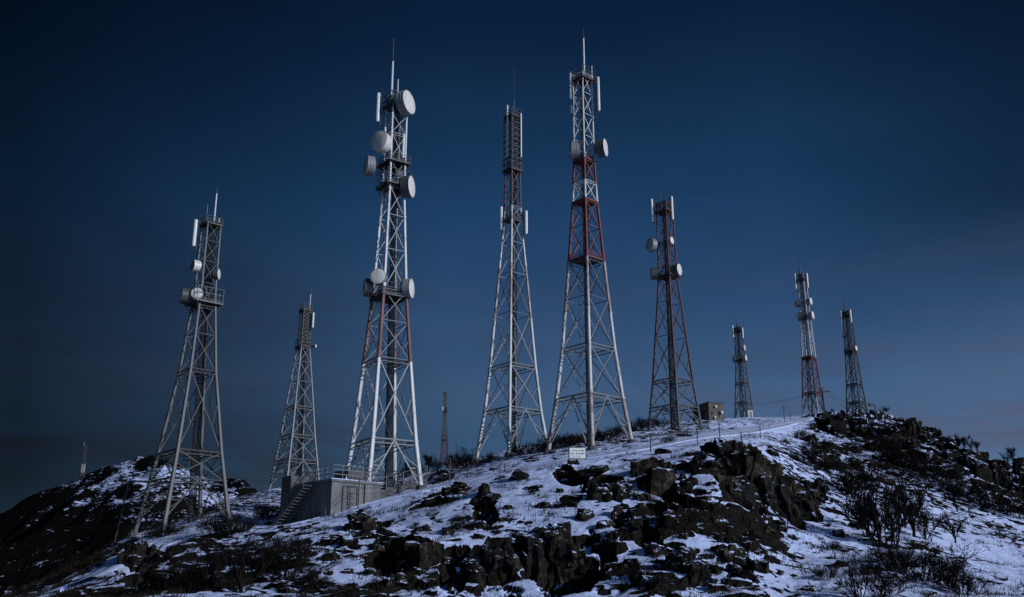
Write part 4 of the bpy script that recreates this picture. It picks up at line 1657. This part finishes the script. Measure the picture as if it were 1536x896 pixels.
# ------------------------------------------------------------------ shrubs, bare trees, grass
def grow(mb_s, mb_t, p, d, L, r, lev, rnd, maxlev, spread, up, kinks=3, kids_n=(2, 4)):
    pts = [p]
    dd_ = d.copy()
    for k in range(kinks):
        dd_ = (dd_ + Vector((rnd.gauss(0, .16), rnd.gauss(0, .16), rnd.gauss(0, .10) + up * .12))).normalized()
        pts.append(pts[-1] + dd_ * (L / kinks))
    tgt = mb_s if lev < 1 else mb_t
    for k in range(kinks):
        ra = r * (1 - .55 * k / kinks)
        rb_ = r * (1 - .55 * (k + 1) / kinks)
        tgt.tube(pts[k], pts[k + 1], max(ra, .0042), max(rb_, .0032), 5 if lev < 1 else 3, 0, caps=False)
    if lev >= maxlev:
        return
    n = rnd.randint(*kids_n)
    for i in range(n):
        t = rnd.uniform(.3, 1.0)
        k = min(int(t * kinks), kinks - 1)
        q = pts[k].lerp(pts[k + 1], t * kinks - k)
        nd_ = (dd_ + Vector((rnd.gauss(0, spread), rnd.gauss(0, spread), rnd.gauss(0, spread * .6) + up * .25))).normalized()
        grow(mb_s, mb_t, q, nd_, L * rnd.uniform(.45, .72), r * rnd.uniform(.42, .58), lev + 1, rnd, maxlev, spread, up, max(2, kinks - 1), kids_n)


def shrub_proto(name, kind, seed):
    """unit height, at the origin"""
    rnd = random.Random(seed)
    a, b = MB(), MB()
    if kind == 'dense':                 # rounded thicket
        for i in range(26):
            th = rnd.uniform(0, 6.28)
            ti = abs(rnd.gauss(.0, .6))
            d_ = Vector((math.cos(th) * math.sin(ti), math.sin(th) * math.sin(ti), math.cos(ti) + .15)).normalized()
            q = Vector((math.cos(th) * rnd.uniform(0, .28), math.sin(th) * rnd.uniform(0, .28), -.05))
            grow(a, b, q, d_, rnd.uniform(.3, .55), .010, 0, rnd, 3, .55, .35, 3, (3, 4))
    elif kind == 'open':                # tall multi-stem
        for i in range(9):
            th = rnd.uniform(0, 6.28)
            ti = abs(rnd.gauss(.0, .26))
            d_ = Vector((math.cos(th) * math.sin(ti), math.sin(th) * math.sin(ti), math.cos(ti))).normalized()
            q = Vector((math.cos(th) * .07, math.sin(th) * .07, -.04))
            grow(a, b, q, d_, rnd.uniform(.5, .7), .018, 0, rnd, 3, .28, .65, 4, (3, 5))
    elif kind == 'tree':                # single trunk
        a.tube((0, 0, -.05), (.02, 0, .14), .034, .028, 7)
        for i in range(7):
            th = i * .9 + rnd.uniform(-.3, .3)
            ti = rnd.uniform(.03, .5)
            d_ = Vector((math.cos(th) * math.sin(ti), math.sin(th) * math.sin(ti), math.cos(ti))).normalized()
            grow(a, b, Vector((.02, 0, rnd.uniform(.02, .13))), d_, rnd.uniform(.34, .78), .015, 0, rnd, 3, .32, .4, 4, (4, 6))
    elif kind == 'scrub':               # low dark spread
        for i in range(34):
            th = rnd.uniform(0, 6.28)
            ti = abs(rnd.gauss(.5, .5))
            d_ = Vector((math.cos(th) * math.sin(ti), math.sin(th) * math.sin(ti), math.cos(ti) + .1)).normalized()
            rr = rnd.uniform(0, .75)
            q = Vector((math.cos(th) * rr, math.sin(th) * rr * .6, -.08))
            grow(a, b, q, d_, rnd.uniform(.35, .6), .014, 0, rnd, 2, .6, .3, 2, (4, 6))
    if kind in ('dense', 'scrub'):      # fine sprays of twig ends
        src = list(b.v)
        for i in range(450 if kind == 'dense' else 2400):
            q = Vector(rnd.choice(src))
            d_ = Vector((rnd.gauss(0, 1), rnd.gauss(0, 1), rnd.gauss(.5, .8))).normalized() * rnd.uniform(.04, .12)
            w_ = Vector((rnd.gauss(0, 1), rnd.gauss(0, 1), rnd.gauss(0, 1))).normalized() * .006
            b.poly([q - w_, q + w_, q + d_], [(0, 1, 2)])
    zm = max(v_[2] for v_ in a.v + b.v)
    a.v = [(x / zm, y / zm, z / zm) for x, y, z in a.v]
    b.v = [(x / zm, y / zm, z / zm) for x, y, z in b.v]
    root = empty(name, (0, 0, 0))
    a.build('trunk' if kind == 'tree' else 'stems', M['bark'], root)
    b.build('crown' if kind == 'tree' else 'twigs', M['twig'], root)
    return root


KN = {'dense': 'bare_shrub', 'open': 'bare_sapling_clump', 'tree': 'bare_tree', 'scrub': 'low_scrub'}
KC = {'dense': 'shrub', 'open': 'shrub', 'tree': 'tree', 'scrub': 'shrub'}
PROTO = {k: [shrub_proto(KN[k], k, 40 + 7 * i + len(k)) for i in range(n)] for k, n in (('dense', 3), ('open', 3), ('tree', 2), ('scrub', 2))}
used = set()
PL = [
    # right slope
    (1215, 700, 44, 'dense', 'bare shrub standing alone on the snow left of the long fence, upper right slope', None),
    (1243, 712, 38, 'dense', 'smaller bare shrub touching the right of the lone shrub on the upper slope', None),
    (1284, 748, 56, 'dense', 'thick dark shrub at the head of the sapling thicket', None),
    (1288, 794, 62, 'open', 'thin forked saplings on clean snow at the left of the thicket', None),
    (1316, 818, 98, 'open', 'tallest bare sapling clump in the middle of the thicket', None),
    (1340, 824, 86, 'open', 'bare sapling clump behind the tallest one, rooted in dark scrub', None),
    (1352, 790, 78, 'open', 'sapling clump standing behind, between the tallest clump and the wide tree', None),
    (1394, 812, 56, 'open', 'short sapling clump at the right foot of the wide bare tree', None),
    (1303, 806, 70, 'open', 'bare sapling clump just left of the tallest one', None),
    (1371, 806, 98, 'tree', 'wide bare tree on the right of the thicket, beside a fence post', None),
    (1436, 768, 40, 'tree', 'spreading bare tree lying low over the long fence', None),
    (1433, 815, 46, 'tree', 'single thin leaning trunk on the snow right of the thicket', None),
    (1350, 852, 42, 'scrub', 'dark scrub around the feet of the tallest saplings', None),
    (1395, 872, 62, 'scrub', 'widest mass of black scrub at the lower right', None),
    (1440, 890, 50, 'scrub', 'black scrub at the lower right, right end of the mass', None),
    (1290, 905, 62, 'open', 'bare thorny clump rising from the bottom edge at the lower right', None),
    (1322, 905, 58, 'dense', 'rounded bare bush at the bottom edge beside the thorny clump', None),
    (1238, 868, 22, 'scrub', 'low dry bush on the snow at the foot of the right gully', None),
    (1200, 660, 17, 'scrub', 'small round bush on snow near the upper road bend', None),
    (1236, 676, 20, 'scrub', 'small dark bush below the crest rocks under the utility pole', None),
    (1246, 826, 16, 'scrub', 'tiny dry bush alone in the middle of the right gully', None),
    # bush band on the right slope
    (1306, 668, 26, 'dense', 'bushes in the dark band under the right ridge', 'bushes in the dark band'),
    (1330, 684, 32, 'dense', 'bushes in the dark band under the right ridge', 'bushes in the dark band'),
    (1352, 694, 30, 'scrub', 'bushes in the dark band under the right ridge', 'bushes in the dark band'),
    (1374, 708, 34, 'dense', 'bushes in the dark band under the right ridge', 'bushes in the dark band'),
    (1398, 720, 34, 'scrub', 'bushes in the dark band under the right ridge', 'bushes in the dark band'),
    (1420, 734, 36, 'dense', 'bushes in the dark band under the right ridge', 'bushes in the dark band'),
    (1446, 744, 32, 'scrub', 'bushes in the dark band under the right ridge', 'bushes in the dark band'),
    (1470, 757, 34, 'dense', 'bushes in the dark band under the right ridge', 'bushes in the dark band'),
    (1496, 768, 32, 'scrub', 'bushes in the dark band under the right ridge', 'bushes in the dark band'),
    (1522, 778, 34, 'dense', 'bushes in the dark band under the right ridge', 'bushes in the dark band'),
    # skyline right
    (1328, 621, 11, 'dense', 'little round shrub on the skyline just right of the lamp', None),
    (1409, 665, 21, 'tree', 'bare tree on the skyline at the foot of the headland rock', None),
    (1424, 667, 15, 'dense', 'bare trees in the row on the right skyline', 'skyline trees'),
    (1438, 673, 22, 'tree', 'bare trees in the row on the right skyline', 'skyline trees'),
    (1447, 675, 22, 'tree', 'bare trees in the row on the right skyline', 'skyline trees'),
    (1457, 678, 20, 'tree', 'bare trees in the row on the right skyline', 'skyline trees'),
    (1467, 682, 16, 'tree', 'bare trees in the row on the right skyline', 'skyline trees'),
    (1475, 685, 13, 'dense', 'bare trees in the row on the right skyline', 'skyline trees'),
    (1512, 702, 22, 'tree', 'bare trees at the right edge beyond the knob rock', 'right edge trees'),
    (1521, 706, 24, 'tree', 'bare trees at the right edge beyond the knob rock', 'right edge trees'),
    (1530, 708, 22, 'tree', 'bare trees at the right edge beyond the knob rock', 'right edge trees'),
    # lower left
    (333, 806, 46, 'dense', 'black bush below the right leg of the far left tower', None),
    (352, 800, 36, 'scrub', 'dark scrub right of the black bush, below the far left tower', None),
    (245, 806, 30, 'scrub', 'dark scrub around the front foot of the far left tower', None),
    (362, 888, 86, 'open', 'tall thin saplings on the shaded slope at the lower left', None),
    (318, 872, 50, 'open', 'shorter thin saplings left of the tall ones at the lower left', None),
    (262, 880, 44, 'scrub', 'black scrub at the lower left, left of the saplings', None),
    (426, 868, 58, 'dense', 'rounded dark bush on the snow slope below the bunker stairs', None),
    (406, 846, 46, 'dense', 'dark bush behind and left of the rounded one below the stairs', None),
    (470, 885, 34, 'scrub', 'low dark bush at the bottom edge below the bunker', None),
    (408, 778, 26, 'scrub', 'small bush on the snow at the foot of the bunker stairs', None),
    (450, 826, 24, 'scrub', 'small dark bush midway on the slope under the bunker wall', None),
    # behind the towers
    (699, 701, 36, 'dense', 'round dark bush on the skyline left of the slender tower', None),
    (683, 703, 20, 'dense', 'dark bushes at the foot of the distant red tower', 'bushes by the distant tower'),
    (655, 706, 22, 'dense', 'dark bushes at the foot of the distant red tower', 'bushes by the distant tower'),
    (642, 709, 27, 'tree', 'thin bare tree left of the distant red tower', None),
    (630, 711, 22, 'dense', 'dark bush on the skyline behind the right leg of the white dish tower', None),
    (612, 716, 22, 'dense', 'dark bush seen between the legs of the white dish tower', None),
    (735, 693, 16, 'scrub', 'low bush between the left and front feet of the slender tower', None),
    (800, 680, 23, 'scrub', 'dark bush between the slender tower and the tallest tower', None),
    (842, 672, 23, 'scrub', 'dark bushes behind the legs of the tallest tower', 'bushes behind the tallest tower'),
    (864, 667, 19, 'scrub', 'dark bushes behind the legs of the tallest tower', 'bushes behind the tallest tower'),
    (908, 660, 19, 'scrub', 'dark bushes behind the legs of the tallest tower', 'bushes behind the tallest tower'),
    (930, 652, 16, 'scrub', 'dark bushes behind the legs of the tallest tower', 'bushes behind the tallest tower'),
    (962, 644, 18, 'scrub', 'dark bush at the left foot of the dark red tower', None),
    (990, 640, 15, 'scrub', 'dark bush between the legs of the dark red tower', None),
    (775, 684, 18, 'dense', 'dark bush behind the front leg of the slender tower', None),
    (818, 677, 20, 'dense', 'dark bushes behind the legs of the tallest tower', 'bushes behind the tallest tower'),
    (852, 670, 20, 'dense', 'dark bushes behind the legs of the tallest tower', 'bushes behind the tallest tower'),
    (878, 664, 18, 'dense', 'dark bushes behind the legs of the tallest tower', 'bushes behind the tallest tower'),
    (895, 661, 16, 'scrub', 'dark bushes behind the legs of the tallest tower', 'bushes behind the tallest tower'),
    (945, 648, 15, 'dense', 'dark bushes behind the legs of the tallest tower', 'bushes behind the tallest tower'),
    (976, 641, 15, 'dense', 'bare bush behind the left leg of the dark red tower', None),
    (1001, 665, 13, 'scrub', 'dry tussock beside the road in front of the dark red tower', None),
    (1031, 656, 9, 'scrub', 'small dry tussock between the road and the dark red tower', None),
    (797, 743, 10, 'scrub', 'small grassy tussock on open snow below the slender tower', None),
    (846, 760, 16, 'scrub', 'spiky tussock on the snow left of the crag under the notice board', None),
    (955, 864, 20, 'scrub', 'dry bush on the snow at the right foot of the columnar crag', None),
    (694, 796, 22, 'scrub', 'dark tussock on the snow left of the narrow rock ridge', None),
]
cnt = {}
for px, py, hpx, kind, lab, grp in PL:
    L_ = PROTO[kind]
    c_ = cnt.get(kind, 0)
    cnt[kind] = c_ + 1
    src = L_[c_ % len(L_)]
    if c_ < len(L_):
        o = src
    else:
        o = copy_tree(src)
    g = hit(px, min(py, 898))
    s = hpx * depth(g.y, g.z) / F * 1.1
    o.location = g
    sc_ = random.uniform(.95, 1.35) if kind != 'scrub' else random.uniform(.85, 1.15)
    o.scale = (s * sc_, s * sc_, s)
    o.rotation_euler = (0, 0, random.uniform(0, 6.28))
    tag(o, lab, KC[kind], grp)

# dead grass showing through the snow: nobody could count it
gb_v, gb_f = [], []
n_t = 0
rnd = random.Random(5)
tries = 0
while n_t < 9000 and tries < 60000:
    tries += 1
    y = rnd.uniform(44, 150) if rnd.random() < .75 else rnd.uniform(44, 80)
    u = rnd.uniform(-.56, .56)
    x = u * y
    i = int(np.searchsorted(Ucol, u))
    j = int(np.searchsorted(Yrow, y))
    if dist[i, j] < 2.4:
        continue
    dens = float(fbm(np.array([x / 3.0]), np.array([y / 2.0]), 200, 3)[0])
    if dens < .53 and not (u < -.2 and dens > .45):
        continue
    z = gz(x, y)
    for b in range(rnd.randint(4, 7)):
        hx = rnd.uniform(.10, .34)
        bx, by = x + rnd.gauss(0, .10), y + rnd.gauss(0, .1)
        lx, ly_ = rnd.gauss(0, .14), rnd.gauss(0, .10)
        w_ = rnd.uniform(.012, .03)
        n0 = len(gb_v)
        gb_v += [(bx - w_, by, z - .04), (bx + w_, by + .01, z - .04), (bx + lx, by + ly_, z + hx)]
        gb_f.append((n0, n0 + 1, n0 + 2))
    n_t += 1
me = bpy.data.meshes.new('dead_grass')
me.from_pydata(gb_v, [], gb_f)
me.materials.append(M['grass'])
o = bpy.data.objects.new('dead_grass', me)
COL.objects.link(o)
tag(o, 'dark dead grass showing through the snow all over the hill', 'grass', kind='stuff')

# ------------------------------------------------------------------ light and sky
SUN_EL, SUN_AZ = R(20), R(121)          # azimuth from +Y clockwise, so the light comes from the right and behind the camera
to_sun = Vector((math.sin(SUN_AZ) * math.cos(SUN_EL), math.cos(SUN_AZ) * math.cos(SUN_EL), math.sin(SUN_EL)))
sd = bpy.data.lights.new('sun', 'SUN')
sd.energy = 2.95
sd.angle = R(0.5)
sd.color = (0.87, 0.90, 1.0)
so = bpy.data.objects.new('sun', sd)
so.rotation_euler = (-to_sun).to_track_quat('-Z', 'Y').to_euler()
so.location = (60, -60, 60)
COL.objects.link(so)

wd_ = bpy.data.worlds.new('World')
S.world = wd_
wd_.use_nodes = True
nt = wd_.node_tree
nd, ln = nt.nodes, nt.links
bg = nd['Background']
sky = nd.new('ShaderNodeTexSky')
sky.sky_type = 'NISHITA'
sky.sun_disc = False
sky.sun_elevation = SUN_EL
sky.sun_rotation = SUN_AZ
sky.air_density = 1.0
sky.dust_density = 0.3
sky.ozone_density = 2.0
SKY_K = 0.05
tc = nd.new('ShaderNodeTexCoord')
sx = nd.new('ShaderNodeSeparateXYZ')
ln.new(tc.outputs['Generated'], sx.inputs[0])
# dusk: the clear blue is far darker overhead than at the horizon
rp_ = ramp(nd, [(0.0, (0.28, 0.50, 0.86)), (0.12, (0.33, 0.54, 0.86)), (0.20, (0.47, 0.63, 0.90)), (0.375, (0.20, 0.47, 0.74)), (0.54, (0.075, 0.20, 0.34)), (1.0, (0.04, 0.12, 0.22))])
ln.new(math_(nd, ln, 'MAXIMUM', sx.outputs['Z'], 0.0), rp_.inputs[0])
c = mixc(nd, ln, 1.0, sky.outputs[0], rp_.outputs[0], 'MULTIPLY')
# vignette put into the sky colour; low down, lighter to the right
xs = math_(nd, ln, 'ADD', math_(nd, ln, 'MULTIPLY', sx.outputs['X'], 0.5), 0.5)
side_ = ramp(nd, [(0.28, .18), (0.38, .55), (0.47, .95), (0.625, 1.0), (0.72, .52)])
ln.new(xs, side_.inputs[0])
side2 = ramp(nd, [(0.28, .10), (0.38, .32), (0.47, .70), (0.625, 1.2), (0.72, 1.5)])
ln.new(xs, side2.inputs[0])
zmix = ramp(nd, [(0.16, 0), (0.36, 1)])
ln.new(sx.outputs['Z'], zmix.inputs[0])
c = mixc(nd, ln, 1.0, c, mixc(nd, ln, zmix.outputs[0], side2.outputs[0], side_.outputs[0]), 'MULTIPLY')
# added sky brightening behind the camera, as fill for surfaces facing it
back_fill = ramp(nd, [(0.0, .278), (0.5, .278), (0.75, 1.0)])
ln.new(math_(nd, ln, 'ADD', math_(nd, ln, 'MULTIPLY', sx.outputs['Y'], -0.5), 0.5), back_fill.inputs[0])
c = mixc(nd, ln, 1.0, c, mixc(nd, ln, 1.0, back_fill.outputs[0], (3.6, 3.6, 3.6), 'MULTIPLY'), 'MULTIPLY')
# broad uneven veil of thin high cloud
vm = nd.new('ShaderNodeMapping')
vm.inputs['Scale'].default_value = (1.0, 1.0, 2.6)
vm.inputs['Rotation'].default_value = (0, R(12), 0)
ln.new(tc.outputs['Generated'], vm.inputs['Vector'])
vn = ntex(nd, ln, vm.outputs['Vector'], 2.6, 6, 0.6, 0.6)
vr = ramp(nd, [(0.30, (0.86, 0.88, 0.90)), (0.50, (1, 1, 1)), (0.70, (1.20, 1.13, 1.10))])
ln.new(vn, vr.inputs[0])
c = mixc(nd, ln, 1.0, c, vr.outputs[0], 'MULTIPLY')
# thin wisps low down
cm = nd.new('ShaderNodeMapping')
cm.inputs['Scale'].default_value = (1.2, 1.2, 9.0)
ln.new(tc.outputs['Generated'], cm.inputs['Vector'])
cn = ntex(nd, ln, cm.outputs['Vector'], 2.2, 5, 0.55, 0.4)
cr_ = ramp(nd, [(0.42, 0), (0.68, 1)])
ln.new(cn, cr_.inputs[0])
lowr = ramp(nd, [(0.0, 1), (0.14, .9), (0.20, .55), (0.34, 0)])
ln.new(math_(nd, ln, 'MAXIMUM', sx.outputs['Z'], 0.0), lowr.inputs[0])
cf = math_(nd, ln, 'MULTIPLY', math_(nd, ln, 'MULTIPLY', cr_.outputs[0], lowr.outputs[0]), 0.85)
c = mixc(nd, ln, cf, c, mixc(nd, ln, 1.0, (1.25, 1.10, 1.60), side2.outputs[0], 'MULTIPLY'))
ln.new(c, bg.inputs['Color'])
bg.inputs['Strength'].default_value = SKY_K

S.view_settings.view_transform = 'Standard'
S.view_settings.look = 'None'
S.view_settings.exposure = 0.0
S.view_settings.gamma = 1.0
S.view_settings.use_curve_mapping = False
S.cycles.max_bounces = 5
S.cycles.use_denoising = False
